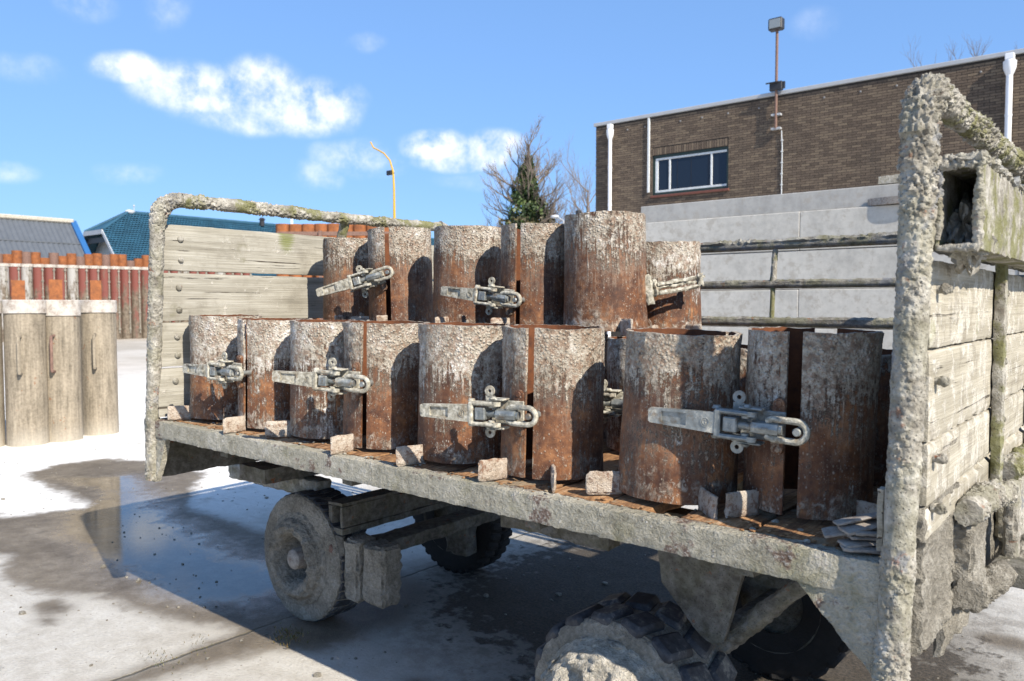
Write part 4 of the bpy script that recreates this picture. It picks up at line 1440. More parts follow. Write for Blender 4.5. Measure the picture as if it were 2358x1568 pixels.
# rusted lip of rubbish along the beam's top
mb = MB()
random.seed(4)
for i in range(200):
    x = random.uniform(-3.5, -.46)
    y = YF + random.triangular(.02, .22, .05)
    if -1.0 < x < -.915 and y > YF + .05:
        continue
    s_ = random.uniform(.002, .006)
    mb.blob((x, y, ZB + s_ * .1), (s_ * 1.6, s_ * 1.2, s_ * .5), .5, 3, 1, i)
o = T(mb.obj('deck_rubble', M_deck))
o['kind'] = 'stuff'
mb = MB()
for i in range(40):
    x = random.uniform(-3.5, -.46)
    y = YF + random.triangular(.02, .2, .05)
    s_ = random.uniform(.003, .008)
    mb.blob((x, y, ZB + s_ * .2), (s_ * 1.3, s_ * 1.2, s_ * .6), .5, 3, 1, i)
o = T(mb.obj('lime_crumbs', M_mudpale))
o['kind'] = 'stuff'


def arc(c, r, a0, a1, u, w, n=8):
    c, u, w = Vector(c), Vector(u), Vector(w)
    return [c + u * (r * math.cos(a)) + w * (r * math.sin(a)) for a in np.linspace(a0, a1, n)]


# end frames: bent pipe buried in concrete. Left frame
lp = [(-3.512, YF + .005, .71), (-3.497, YF + .005, 1.0), (-3.452, YF + .005, 1.5), (-3.418, YF + .005, 1.86)]
bend = arc((-3.414, YF + .105, 1.86), .10, PI, PI / 2, (0, 1, 0), (0, 0, 1), 8)
bend = [(p.x + .001 * i, p.y, p.z) for i, p in enumerate(bend)]
rail = [(-3.41, YF + .4, 1.962), (-3.42, 2.7, 1.958), (-3.43, YR - .1, 1.966)]
rbend = arc((-3.43, YR - .1, 1.866), .10, PI / 2, 0, (0, 1, 0), (0, 0, 1), 6)
rear = [(-3.44, YR, 1.5), (-3.47, YR, .9)]


def thickL(t, c, d):
    if c.z < 1.75:
        return .005
    k = min(1, (c.z - 1.75) / .1)
    return .005 + k * (.0075 if c.y < 2.5 else .004) * (1.0 if d.z > -.4 else .75)


T(MB().ctube(lp + bend, .028, thickL, .005, 64, 3.0, ls=85).obj('end_post', M_crust))
T(MB().ctube([bend[-1]] + rail + rbend[:2], .024, thickL, .005, 60, 5.0, fs=24, ls=72).obj('top_rail', M_crust_moss))
T(MB().ctube(rbend + rear, .033, .006, .02, 20, 7.0).obj('end_post', M_crust))
T(MB().ctube([(-3.515, 2.72, .80), (-3.50, 2.72, 1.80), (-3.44, 2.72, 1.945)], .022, .006, .01, 20, 8.0).obj('stanchion', M_crust_moss))
# right frame
rp_ = [(-.412, YF, .70), (-.400, YF, 1.0), (-.386, YF, 1.5), (-.377, YF, 1.83)]
rb_ = arc((-.377, YF + .075, 1.83), .085, PI, PI / 2, (0, 1, 0), (0, 0, 1), 8)
rr_ = [(-.377, YF + .3, 1.917), (-.377, 2.6, 1.92), (-.377, YR - .1, 1.92)]


def thickR(t, c, d):
    k = min(1, max(0, (c.z - 1.62) / .2))
    return .0042 + .001 * (1 if c.z < 1.0 else 0) + k * .0068


T(MB().ctube(rp_ + rb_, .0285, thickR, .0028, 100, 13.0, fs=24, ls=88, lumpf=1.2).obj('end_post', M_crust_top))
T(MB().ctube([rb_[-1]] + rr_, .0235, lambda t, c, d: .0115 * (1.15 if d.z > 0 else .7), .0032, 84, 17.0, fs=24, ls=95, lumpf=1.25).obj('top_rail', M_crust_moss))
T(MB().ctube([(-.40, YR, .80), (-.385, YR, 1.9)], .033, .008, .02, 20, 18.0).obj('end_post', M_crust))
T(MB().ctube([(-.385, YF + .03, 1.628), (-.385, YR - .03, 1.628)], .018, .004, .012, 18, 19.0).obj('cross_rail', M_rail))
for yy in (2.42, 3.05):
    T(MB().rbox(-.358, -.332, yy - .022, yy + .022, 1.0, 1.605, (.012, .012, .014), .003, 50, .003, yy, .006).obj('stanchion', M_crust_moss))
# box tube lashed across the right end
tube = MB()
y0t, y1t = YF + .012, 3.7
xa_, xb_, za_, zb_, wt = -.352, -.276, 1.602, 1.765, .007
tube.rbox(xb_ - wt, xb_, y0t, y1t, za_, zb_, (.007, .014, .012), .0022, 60, .002, 1, .006)
tube.rbox(xa_, xa_ + wt, y0t, y1t, za_, zb_, (.007, .03, .014), .0022, 60, .002, 2, .005)
tube.rbox(xa_ + wt, xb_ - wt, y0t, y1t, za_, za_ + wt, (.012, .02, .007), .0022, 60, .002, 3, .004)
tube.rbox(xa_ + wt, xb_ - wt, y0t, y1t, zb_ - wt, zb_, (.012, .014, .007), .0022, 60, .002, 4, .008)
tb = T(tube.obj('box_tube', M_crust_moss))
mb = MB()
random.seed(21)
rimp = [(xa_ + .004, y0t + .002, za_ + .004), (xb_ - .004, y0t + .002, za_ + .004), (xb_ - .004, y0t + .002, zb_ - .004), (xa_ + .004, y0t + .002, zb_ - .004), (xa_ + .004, y0t + .002, za_ + .02)]
mb.ctube(rimp, .0045, .007, .003, 26, 91.0, fs=40, ls=110)
mb.rbox(xa_ - .004, xb_ + .003, y0t - .004, 2.95, zb_ + .001, zb_ + .010, (.006, .008, .005), .006, 45, .004, 92, .026)
for i in range(90):
    y = y0t + random.triangular(0, .25, .02)
    s_ = random.uniform(.004, .010)
    mb.blob((random.uniform(xa_, xb_), y, zb_ + .010 + s_ * .3), s_, .3, 4, 2, i)
o = T(mb.obj('concrete_crumbs', M_crust_top))
o['kind'] = 'stuff'
o = T(MB().blob((-.322, 1.84, 1.635), (.026, .10, .065), .5, 5, 4, 5.0, .02, 60).blob((-.30, 1.80, 1.625), (.02, .07, .03), .5, 5, 3, 8.0, .02, 60).obj('concrete_lump', M_crust_top))

# rear side rails
for i, (z, r_) in enumerate(((1.765, .021), (1.588, .018), (1.418, .021))):
    T(MB().ctube([(-3.44, YR - .02, z), (-1.9, YR - .02, z), (-.40, YR - .02, z)], r_,
                 (lambda t, c, d: .016 if d.z > .35 else .001) if i == 0 else (lambda t, c, d: .006 if d.z > .5 else .001), .010, 28, 30.0 + i, fs=22).obj('side_rail', M_rail))
for xx in (-1.385, -2.6):
    T(MB().ctube([(xx + .008, YR - .02, 1.75), (xx, YR - .02, 1.60)], .010, .006, .008, 14, xx).obj('rail_stay', M_crust_moss))
    T(MB().ctube([(xx, YR - .02, 1.575), (xx - .004, YR - .02, 1.43)], .010, .002, .008, 14, xx + 1).obj('rail_stay', M_crust_moss))

# wooden end boards
Lz = [(1.650, 1.858), (1.424, 1.640), (1.218, 1.417), (.992, 1.211)]
for i, (z0, z1) in enumerate(Lz):
    pl = T(MB().rbox(-3.492, -3.458, YF + .012, YR - .04, z0, z1, (.017, .016, .016), .0012, 14, .003, 10 + i).obj('plank', M_woodY))
    for zz in ([z0 + .05, z1 - .065] if i < 3 else [z1 - .06]):
        b_ = MB().blob((-3.455, 1.80 - .012 * i, zz), (.009, .014, .014), .12, 3, 3, zz, .003, 60).obj('bolt', M_bolt, pl)
Rz = [(1.410, 1.588, 0), (1.224, 1.409, 0), (1.096, 1.223, .0), (1.020, 1.095, .0)]
for i, (z0, z1, dx) in enumerate(Rz):
    pl = T(MB().rbox(-.392, -.361, YF + .045, YR - .04, z0 + (0.0 if i < 3 else 0), z1, (.016, .014, .014), .0016, 14, .004 if i < 3 else .012, 20 + i).box(-.391, -.382, YF + .05, YR - .05, z1 - .02, min(z1 + .02, 1.583)).obj('plank', M_woodYs))  # inner strip across each joint, added to stop sun leaking through
    for yy in (YF + .085, 2.475):
        MB().cyl((-.362, yy, (z0 + z1) / 2 + .03), (-.335, yy, (z0 + z1) / 2 + .03), .008, seg=8).blob((-.345, yy, (z0 + z1) / 2 + .03), (.011, .010, .010), .25, 4, 3, yy + z0, .006, 80).obj('bolt', M_bolt, pl)
T(MB().rbox(-.447, -.432, YF + .012, YF + .045, 1.0, 1.13, .012, .003, 30, .003, 3).obj('wedge', M_woodYs))

# chassis
T(MB().rbox(-3.72, -.55, 2.16, 2.24, .74, .86, (.06, .04, .04), .004, 15, .004, 31).obj('chassis_beam', M_chassis))
T(MB().rbox(-3.4, -.55, 3.02, 3.10, .74, .86, (.06, .04, .04), .004, 15, .004, 32).obj('chassis_beam', M_chassis))
for i, x in enumerate((-3.0, -2.2, -1.37, -.75)):
    T(MB().rbox(x - .03, x + .03, YF + .06, YR - .06, .866, .945, (.03, .06, .04), .003, 15, .003, 33 + i).obj('cross_member', M_chassis))
T(MB().rbox(-1.66, -1.24, 1.93, 2.0, .775, .86, (.03, .03, .02), .004, 20, .006, 37, .01).obj('step_box', M_chassis))
sb = T(MB().rbox(-3.88, -3.10, 2.26, 2.36, .565, .655, (.02, .02, .015), .005, 22, .008, 38, .012).obj('drawbar', M_crust))
MB().blob((-3.885, 2.29, .60), (.02, .022, .022), .2, 3, 2, 2).obj('bolt', M_bolt, sb)
T(MB().rbox(-3.42, -3.2, 2.05, 3.2, .66, .735, (.03, .05, .03), .004, 20, .004, 39).obj('turntable_frame', M_chassis))
T(plate([(-1.13, .86), (-.86, .86), (-.862, .78), (-.915, .575), (-.945, .56), (-.985, .575), (-1.105, .70)], 2.0, 2.02, 'stay_plate', M_chassis, .02, 3, .004))
T(MB().ctube([(-.935, 2.04, .55), (-.69, 2.04, .80), (-.63, 2.04, .86)], .022, .008, .012, 20, 41.0).obj('stay_tube', M_chassis))
T(MB().rbox(-.74, -.62, 2.3, 2.42, .58, .80, .03, .006, 15, .01, 42, .02).obj('light_box', M_mud))

# front axle assembly
tx0, tx1, tz0, tz1, ty0 = -2.905, -2.805, .468, .612, 2.185
T(MB().rbox(tx0, tx1, ty0, 3.26, tz1 - .016, tz1, (.02, .05, .012), .003, 25, .002, 43)
  .rbox(tx0, tx1, ty0, 3.26, tz0, tz0 + .030, (.02, .05, .012), .003, 25, .002, 44)
  .rbox(tx0, tx0 + .028, ty0, 3.26, tz0 + .031, tz1 - .017, (.02, .05, .02), .003, 25, .002, 45)
  .rbox(tx1 - .018, tx1, ty0, 3.26, tz0 + .031, tz1 - .017, (.02, .05, .02), .003, 25, .002, 46).obj('axle_tube', M_chassis))
br = T(MB().rbox(-2.70, -2.555, 2.205, 2.31, .19, .45, .012, .006, 18, .012, 47, .018).rbox(-2.80, -2.702, 2.185, 2.30, .185, .462, .012, .006, 18, .012, 48, .016).obj('axle_bracket', M_mud))
MB().rbox(-2.89, -2.80, 2.178, 2.20, .375, .466, .012, .004, 18, .006, 52, .012).obj('hanger', M_chassis, br)
MB().blob((-2.862, 2.172, .405), (.024, .014, .026), .25, 4, 2, 3, .006, 60).obj('bolt', M_rustpole, br)
T(MB().rbox(-2.80, -2.66, 2.315, 3.2, .375, .44, (.03, .03, .02), .005, 20, .006, 49).obj('track_bar', M_chassis))
T(MB().rbox(-2.98, -2.82, 3.0, 3.1, .16, .34, .03, .006, 18, .01, 50, .015).obj('axle_bracket', M_chassis))
T(MB().rbox(-.36, 1.8, 2.46, 2.58, .735, .80, (.1, .03, .03), .005, 15, .006, 53).rbox(-.36, 1.8, 2.80, 2.92, .715, .80, (.1, .03, .03), .005, 15, .006, 54).obj('drawbar', M_chassis))  # unseen beams beyond the hitch, added to cast shadow on the ground
T(MB().ctube([(-1.19, 2.1, .318), (-1.19, 3.1, .318)], .04, .006, .03, 16, 51).obj('rear_axle', M_chassis))


# wheels: tyre > tread blocks, rim, hub cap. Local axis: y is the axle, outer face at -y
def wheel(x, yo, z, R_, w_, seed, muddy, nb, fine=True, spin=0.0, shallow=False):
    seg = 120 if fine else 40
    prof = [(.42, .05), (.55, .02), (.70, .0), (.80, -.004), (.90, .012), (.955, .035), (.985, .07), (.99, .5), (.985, .93), (.94, .985), (.8, 1.0), (.42, .97)]
    dense = []
    for (a, h1), (b_, h2) in zip(prof, prof[1:]):
        k = 4 if fine else 1
        dense += [(a + (b_ - a) * i / k, h1 + (h2 - h1) * i / k) for i in range(k)]
    dense.append(prof[-1])
    v = []
    n = len(dense)
    for i in range(seg):
        q = 2 * PI * i / seg
        for rr, hh in dense:
            r_ = R_ * rr
            p = Vector((r_ * math.cos(q), yo * 0 + w_ * hh, r_ * math.sin(q)))
            if fine:
                e = p * 30 + Vector((seed, 0, seed))
                amp = .0035 if hh < .1 else .0015
                dn = mn.noise(e) * amp + (max(0, .5 - mn.voronoi(p * 75 + Vector((seed, 0, 0)))[0][0]) * .008 if hh < .09 else 0)
                p.y -= dn
            v.append(p)
    f = []
    for i in range(seg):
        k = (i + 1) % seg
        for j in range(n - 1):
            f.append((i * n + j, i * n + j + 1, k * n + j + 1, k * n + j))
    wh = MB().add(v, f).obj('wheel', M_mud if muddy else M_dark)
    wh.location = (x, yo, z)
    wh.rotation_euler = (0, spin, 0)
    T(wh)
    # tread
    bw, bl, bh = w_ * .46, 2 * PI * R_ / nb * .80, R_ * (.040 if shallow else .075)
    bme = MB().box(-bl / 2, bl / 2, 0, bw, -bh * .8, bh, bev=R_ * (.02 if shallow else .042)).mesh('tread_block', 40)
    bme.materials.append(M_rubber if fine else M_dark)
    for side in (0, 1):
        for i in range(nb):
            q = 2 * PI * (i + .5 * side) / nb
            o = bpy.data.objects.new('tread_block', bme)
            COL.objects.link(o)
            o.parent = wh
            o.rotation_euler = (0, PI / 2 - q, 0)
            r_ = R_ * .965
            o.matrix_local = Matrix.Translation((r_ * math.cos(q), w_ * ((.10 if shallow else .035) if side == 0 else .52), r_ * math.sin(q))) @ Matrix.Rotation(PI / 2 - q, 4, 'Y') @ Matrix.Rotation(R(12 if side else -12), 4, 'Z')
    return wh


def disc_rev(prof, seg, amp, ls, seed, name, mat, parent, lump=.012):
    """surface of revolution about y (height towards -y), roughened"""
    v, f = [], []
    n = len(prof)
    for i in range(seg):
        q = 2 * PI * i / seg
        for r_, h in prof:
            p = Vector((r_ * math.cos(q), -h, r_ * math.sin(q)))
            e = p + Vector((seed, seed * .3, 0))
            fall = min(1, max(.15, r_ / .06))
            p.y -= (mn.noise(e * 22) * amp + mn.noise(e * 60) * amp * .5 + max(0, .55 - mn.voronoi(e * ls)[0][0]) * lump) * fall
            v.append(p)
    for i in range(seg):
        k = (i + 1) % seg
        for j in range(n - 1):
            f.append((i * n + j, i * n + j + 1, k * n + j + 1, k * n + j))
    return MB().add(v, f).obj(name, mat, parent, 60)


def lerp_prof(pr, k=4):
    d = []
    for (a, h1), (b_, h2) in zip(pr, pr[1:]):
        d += [(a + (b_ - a) * i / k, h1 + (h2 - h1) * i / k) for i in range(k)]
    return d + [pr[-1]]


wl = wheel(-3.105, 2.16, .312, .300, .20, 3.0, True, 38, spin=.1, shallow=True)
disc_rev(lerp_prof([(.222, -.006), (.212, .004), (.192, .010), (.182, .028), (.158, .050), (.132, .046), (.110, .012), (.096, -.045), (.075, -.085), (.045, -.090), (0.001, -.090)], 5), 100, .009, 40, 2, 'rim', M_mud, wl, .026)
hub = MB().revolve([(.048, -.10), (.050, .0), (.046, .026), (.034, .036), (.012, .040), (0, .040)], 24, Matrix.Rotation(PI / 2, 4, 'X')).obj('hub_cap', M_strip, wl)
wr = wheel(-1.185, 1.858, .310, .296, .25, 8.0, True, 18, spin=.35)
disc_rev(lerp_prof([(.246, -.004), (.240, .010), (.232, .022), (.216, .058), (.185, .088), (.13, .108), (.06, .116), (.001, .116)], 7), 130, .022, 34, 5, 'mud_hub', M_mudpale, wr, .045)
wf = wheel(-3.06, 3.12, .312, .305, .20, 5.0, False, 34, False, .2)
disc_rev([(.2, 0), (.12, -.05), (.001, -.05)], 30, .004, 30, 4, 'rim', M_chassis, wf)
wg = wheel(-1.19, 3.02, .318, .304, .25, 6.0, False, 22, False, .6)
disc_rev([(.2, 0), (.12, -.05), (.001, -.05)], 30, .004, 30, 4, 'rim', M_chassis, wg)

# hitch at the right end, thick with concrete
hx = -.335
T(MB().ctube([(hx, 1.99, 1.035), (hx, 2.20, 1.03), (hx + .005, 2.44, 1.0)], .024, .013, .004, 60, 61.0, fs=26, ls=85).obj('hitch_eye', M_crust_top))
T(MB().rbox(hx - .04, hx + .012, 2.00, 2.15, .83, 1.005, .008, .005, 26, .010, 62, .016).obj('hitch_jaw', M_mudtan))
T(MB().ctube([(hx, 1.99, .845), (hx, 2.20, .81), (hx + .005, 2.55, .755), (hx + .02, 3.1, .74)], .028, .013, .0045, 60, 64.0, fs=24, ls=80).obj('hitch_bar', M_mudtan))
T(MB().rbox(hx - .01, hx + .022, 2.56, 2.63, .78, 1.0, .008, .004, 30, .006, 65, .010).obj('hitch_strap', M_crust))
T(MB().ctube([(hx - .02, 2.62, 1.02), (hx + .02, 3.1, 1.04)], .026, .014, .005, 44, 66.0, ls=80).obj('hitch_lug', M_crust_moss))
T(MB().rbox(hx - .05, hx + .01, 2.70, 2.95, .80, .99, .010, .005, 24, .010, 67, .016).obj('hitch_jaw', M_crust_top))

# ------------------------------------------------------------------ the moulds
MM = [mat_mould('mould_rust_a', 0.04, 0.05), mat_mould('mould_rust_b', 0.20, 0.16, pale=.04), mat_mould('mould_rust_c', -0.06, 0.0), mat_mould('mould_rust_d', 0.03, .06, pale=-.02), mat_mould('mould_rust_e', 0.12, .02, pale=.02), mat_mould('mould_rust_f', -0.12, .10, pale=.01)]


def shell(Hm, r, slit_a, gap, seed, taper=.02, crust=1.0, nz=40, na=120, span=None):
    """split steel cylinder with wall thickness: concrete builds up near the rim, the lip is ragged"""
    a0 = slit_a + gap / 2 / r
    a1 = slit_a + 2 * PI - gap / 2 / r
    if span:
        a0, a1 = span
    wallt = .008
    v, f = [], []
    zs = [Hm * i / nz for i in range(nz + 1)]
    for side in (0, 1):
        for i in range(na + 1):
            a = a0 + (a1 - a0) * i / na
            for j, z in enumerate(zs):
                d = Vector((math.cos(a), math.sin(a), 0))
                rr = r * (1 + taper * (.5 - z / Hm))
                rr *= 1 + .006 * math.sin(2 * a + seed)
                p = d * rr + Vector((0, 0, z))
                e = p + Vector((seed * 5.3, seed * 1.9, seed * 3.7))
                if side == 0:
                    k = max(0, (z / Hm - .48) / .52) ** 1.1
                    k *= max(0, .6 + 1.1 * mn.noise(e * 7)) * crust
                    h = k * (.0045 * (1 + mn.noise(e * 45)) + max(0, .62 - mn.voronoi(e * 75)[0][0]) * .011 + max(0, .6 - mn.voronoi(e * 140)[0][0]) * .005)
                    h += .0012 * mn.noise(e * 30)
                    rr2 = rr + h
                else:
                    rr2 = rr - wallt
                p = d * rr2
                zz = z
                if j == nz:
                    zz += .004 * mn.noise(e * 18) + .004 * max(0, mn.noise(e * 60)) * crust
                if j == 0:
                    zz += .002 * mn.noise(e * 15)
                p.z = zz
                v.append(p)
    n = nz + 1
    off = (na + 1) * n
    for i in range(na):
        for j in range(nz):
            a = i * n + j
            f.append((a, a + n, a + n + 1, a + 1))
            f.append((off + a, off + a + 1, off + a + n + 1, off + a + n))
        f.append((i * n + nz, (i + 1) * n + nz, off + (i + 1) * n + nz, off + i * n + nz))
        f.append((i * n, off + i * n, off + (i + 1) * n, (i + 1) * n))
    for j in range(nz):
        f.append((j, j + 1, off + j + 1, off + j))
        a = na * n + j
        f.append((a, off + a, off + a + 1, a + 1))
    return MB().add(v, f), len([q for q in f])


def emblem(mb, x, z, y, r):
    mb.revolve([(r * .82, 0), (r, 0), (r, .0016), (r * .82, .0016)], 20, Matrix.Translation((x, y, z)) @ Matrix.Rotation(PI / 2, 4, 'X'), True)
    ring = lambda c, rr, a0, a1: mb.tube([(x + c[0] + rr * math.cos(a), y - .0008, z + c[1] + rr * math.sin(a)) for a in np.linspace(a0, a1, 7)], r * .085, 5)
    ring((-.05 * r, .27 * r), .27 * r, -PI * .5, PI * .8)
    ring((-.05 * r, -.27 * r), .27 * r, -PI * .8, PI * .5)
    ring((.1 * r, 0), .62 * r, PI * .62, PI * 1.38)


TXT = {}


def stamp(text, size, loc, rot, parent, mat):
    if (text, size) not in TXT:
        cu = bpy.data.curves.new('stamp', 'FONT')
        cu.body = text
        cu.size = size
        cu.extrude = .0007
        cu.align_x = 'CENTER'
        cu.align_y = 'CENTER'
        tmp = bpy.data.objects.new('stamp', cu)
        COL.objects.link(tmp)
        dg = bpy.context.evaluated_depsgraph_get()
        me_ = bpy.data.meshes.new_from_object(tmp.evaluated_get(dg))
        bpy.data.objects.remove(tmp)
        me_.materials.clear()
        me_.materials.append(mat)
        TXT[(text, size)] = me_
    return mkobj('stamped_number', TXT[(text, size)], None, parent, loc, rot)


def latch(parent, R_, slit_a, z0, tilt=0.0, off=.004, muddy=False, out=0.0):
    """over-centre clamp; local x to the right along the tangent (slit at 0), -y outward, z up"""
    MT = M_galvmud if muddy else M_galv
    lb = MB()
    lb.box(-.118, -.012, -.010, -.003, -.036, .036, bev=.002)
    for s_ in (1, -1):
        # ear with an open hole
        lb.revolve([(.0055, -.002), (.016, -.002), (.016, .003), (.0055, .003)], 18, Matrix.Translation((-.124, -.008, s_ * .061)) @ Matrix.Rotation(PI / 2, 4, 'X'), True)
        lb.box(-.138, -.110, -.010, -.004, min(s_ * .030, s_ * .0475), max(s_ * .030, s_ * .0475))
        # side cheeks carry the pivots
        lb.box(-.112, -.056, -.052, -.010, min(s_ * .0385, s_ * .044), max(s_ * .0385, s_ * .044), bev=.002)
        lb.cyl((-.092, -.046, s_ * .044), (-.092, -.046, s_ * .050), .011, .008, seg=14)
        lb.cyl((-.168, -.040, s_ * .033), (-.168, -.040, s_ * .040), .012, .009, seg=14)
    lo = lb.obj('latch', MT, parent)
    d = Vector((math.cos(slit_a), math.sin(slit_a), 0))
    lo.matrix_local = Matrix.Translation(d * (R_ + off) + Vector((0, 0, z0))) @ Matrix.Rotation(slit_a + PI / 2, 4, 'Z') @ Matrix.Rotation(tilt, 4, 'Y') @ Matrix.Rotation(-out, 4, 'Z')
    for s_ in (1, -1):
        MB().cyl((-.030, .006, s_ * .054), (-.030, -.009, s_ * .054), .0145, .0135, seg=18).box(-.044, -.016, -.008, .004, min(s_ * .03, s_ * .054), max(s_ * .03, s_ * .054)).cyl((-.030, -.009, s_ * .055), (-.030, -.0115, s_ * .055), .009, .007, seg=12).obj('weld_tab', M_weld, lo)
    h = MB()
    # lever: tapering bar with a recessed grip and a forked end
    yb, yt = -.050, -.066

    def hz(x):
        return .0185 + (.0255 - .0185) * (x + .335) / .175
    xs = [-.335, -.330, -.315, -.30, -.235, -.225, -.16]
    rim = .006
    for (x0, x1) in zip(xs, xs[1:]):
        rec = -.30 <= (x0 + x1) / 2 <= -.235
        z0_, z1_ = hz(x0), hz(x1)
        if x0 == -.335:
            z0_ -= .004
        if rec:
            for lo_, hi_ in ((-1, -.68), (.68, 1)):
                h.add([(x0, yb, z0_ * lo_), (x1, yb, z1_ * lo_), (x1, yb, z1_ * hi_), (x0, yb, z0_ * hi_), (x0, yt, z0_ * lo_), (x1, yt, z1_ * lo_), (x1, yt, z1_ * hi_), (x0, yt, z0_ * hi_)],
                      [(0, 1, 2, 3), (7, 6, 5, 4), (0, 4, 5, 1), (2, 6, 7, 3), (0, 3, 7, 4), (1, 5, 6, 2)])
            lo_, hi_, yy = -.68, .68, yt + .006
            h.add([(x0, yb, z0_ * lo_), (x1, yb, z1_ * lo_), (x1, yb, z1_ * hi_), (x0, yb, z0_ * hi_), (x0, yy, z0_ * lo_), (x1, yy, z1_ * lo_), (x1, yy, z1_ * hi_), (x0, yy, z0_ * hi_)],
                  [(0, 1, 2, 3), (7, 6, 5, 4), (0, 4, 5, 1), (2, 6, 7, 3), (0, 3, 7, 4), (1, 5, 6, 2)])
        else:
            h.add([(x0, yb, -z0_), (x1, yb, -z1_), (x1, yb, z1_), (x0, yb, z0_), (x0, yt, -z0_), (x1, yt, -z1_), (x1, yt, z1_), (x0, yt, z0_)],
                  [(0, 1, 2, 3), (7, 6, 5, 4), (0, 4, 5, 1), (2, 6, 7, 3), (0, 3, 7, 4), (1, 5, 6, 2)])
    h.box(-.166, -.150, -.068, -.036, -.034, .034, bev=.004)
    for s_ in (1, -1):
        h.box(-.158, -.076, -.067, -.040, min(s_ * .024, s_ * .0355), max(s_ * .024, s_ * .0355), bev=.004)
        h.cyl((-.078, -.0535, s_ * .024), (-.078, -.0535, s_ * .0355), .0135, seg=16)
        h.cyl((-.094, -.048, s_ * .018), (-.094, -.048, s_ * .024), .011, seg=14)
    emblem(h, -.186, 0, yt - .0002, .0115)
    h.obj('handle', MT, lo)
    e = MB()
    e.box(-.144, -.110, -.066, -.030, -.018, .018, bev=.003)
    e.cyl((-.112, -.046, 0), (-.074, -.046, 0), .0095, seg=16)
    for k in range(9):
        e.cyl((-.106 + k * .0036, -.046, 0), (-.1045 + k * .0036, -.046, 0), .0108, seg=14)
    eo = e.obj('eye_bolt', M_galv, lo)
    stamp('1295', .011, (-.127, -.0668, 0), (PI / 2, R(90), 0), lo, M_galv)
    MB().cyl((-.078, -.046, 0), (-.016, -.046, 0), .0165, seg=8).cyl((-.016, -.046, 0), (-.008, -.046, 0), .012, seg=12).obj('nut_tube', M_galv, lo)
    stamp('N0070', .0095, (-.05, -.0622, 0), (PI / 2, 0, 0), lo, M_galv)
    pts = [(-.045, -.046, .017), (-.030, -.048, .023), (.024, -.050, .0235)] + [(.024 + .0235 * math.sin(a), -.050, .0235 * math.cos(a)) for a in np.linspace(.2, PI - .2, 9)] + [(.024, -.050, -.0235), (-.030, -.048, -.023), (-.045, -.046, -.017)]
    MB().tube(pts, .0078, 10).obj('shackle', M_galvmud, lo)
    MB().cyl((.026, .006, 0), (.026, -.056, 0), .0098, seg=16).cyl((.026, -.056, 0), (.026, -.060, 0), .0098, .0075, seg=16).obj('pin', M_pin, lo)
    return lo


def lug(parent, R_, ang, ln=.10, hh=.063, z0=-.015, seed=0.0, mat=None, roll=0.0):
    o = MB().rbox(0, ln, -.006, .006, 0, hh, (.009, .006, .009), .0022, 45, .004, seed, .003).obj('lug', mat or M_lug, parent)
    d = Vector((math.cos(ang), math.sin(ang), 0))
    o.matrix_local = Matrix.Translation(d * (R_ - .004) + Vector((0, 0, z0))) @ Matrix.Rotation(ang, 4, 'Z') @ Matrix.Rotation(roll, 4, 'X')
    return o


def view_slit(x, y, off_deg):
    """angle of a slit turned off_deg anticlockwise-left of the direction to the camera"""
    v = Vector((-x, -y, 0)).normalized()
    return math.atan2(v.y, v.x) + off_deg


def mould(name_label, x, y, z, Hm, r, slit, gap, mat, lugs=(), lt=None, tilt=(0, 0), seed=0.0, group=None, crust=1.0, taper=.045, na=120, nz=40, back_gap=0):
    t = thing('pipe_mould', name_label, 'pipe mould', (x, y, z), (R(tilt[0]), R(tilt[1]), 0), group)
    spans = [None] if not back_gap else [(slit + gap / 2 / r, slit + PI - back_gap / 2 / r), (slit + PI + back_gap / 2 / r, slit + 2 * PI - gap / 2 / r)]
    for k_, sp in enumerate(spans):
        sm, _ = shell(Hm, r, slit, gap, seed + k_ * .4, taper, crust, nz, na if sp is None else na // 2 + 10, sp)
        s_ = sm.obj('shell', mat, t, 50)
        s_.data.materials.append(M_inner)
        for pf in s_.data.polygons:
            c_ = pf.center
            rc_ = math.hypot(c_.x, c_.y)
            if pf.normal.x * c_.x + pf.normal.y * c_.y < -.5 * rc_ and rc_ < r * (1 + taper * (.5 - c_.z / Hm)) - .004:
                pf.material_index = 1
    for i, a in enumerate(lugs):
        lug(t, r, a if not hasattr(a, '__len__') else a[0], seed=seed + i, z0=-.0155, roll=0 if not hasattr(a, '__len__') else a[1])
    if lt:
        latch(t, r, slit, **lt)
    return t


r0 = .1525
G1 = 'rusty moulds standing along the front edge of the trailer'
G2 = 'rusty moulds stacked on top of the others'
G3 = 'rusty moulds in the second row on the deck'
zf = ZB + .0155
at2 = lambda dx, dy: math.atan2(dy, dx)
yc = 1.915
back = R(60)                                                 # slits that face away
mould('lime whitened mould at the end of the front row, against the grey planks', -3.286, yc, zf, .450, r0, back, .012, MM[1], [at2(-.5, -.85)], None, (0, .8), 1.0, G1)
mould('latched mould with the short looped handle, second from the planks in the front row', -2.894, yc, zf, .438, r0, view_slit(-2.894, yc, R(-52)), .024, MM[1], [at2(0.02, -1), at2(.9, .3)],
      dict(z0=.226, tilt=R(0), off=.002, muddy=True), (0, .8), 2.0, G1)
mould('mould with white runs behind a latch handle, between the two smaller latched ones', -2.526, yc, zf, .436, r0, back, .012, MM[1], [at2(-.61, -.79)], None, (0, 1.0), 3.0, G1)
mould('latched mould with a crusted rim, in front of the first stacked pair', -2.198, yc, zf, .436, r0, view_slit(-2.198, yc, R(-30)), .022, MM[0], [at2(0, -1)], dict(z0=.232, off=.002, tilt=R(2), muddy=True), (0, .9), 4.0, G1)
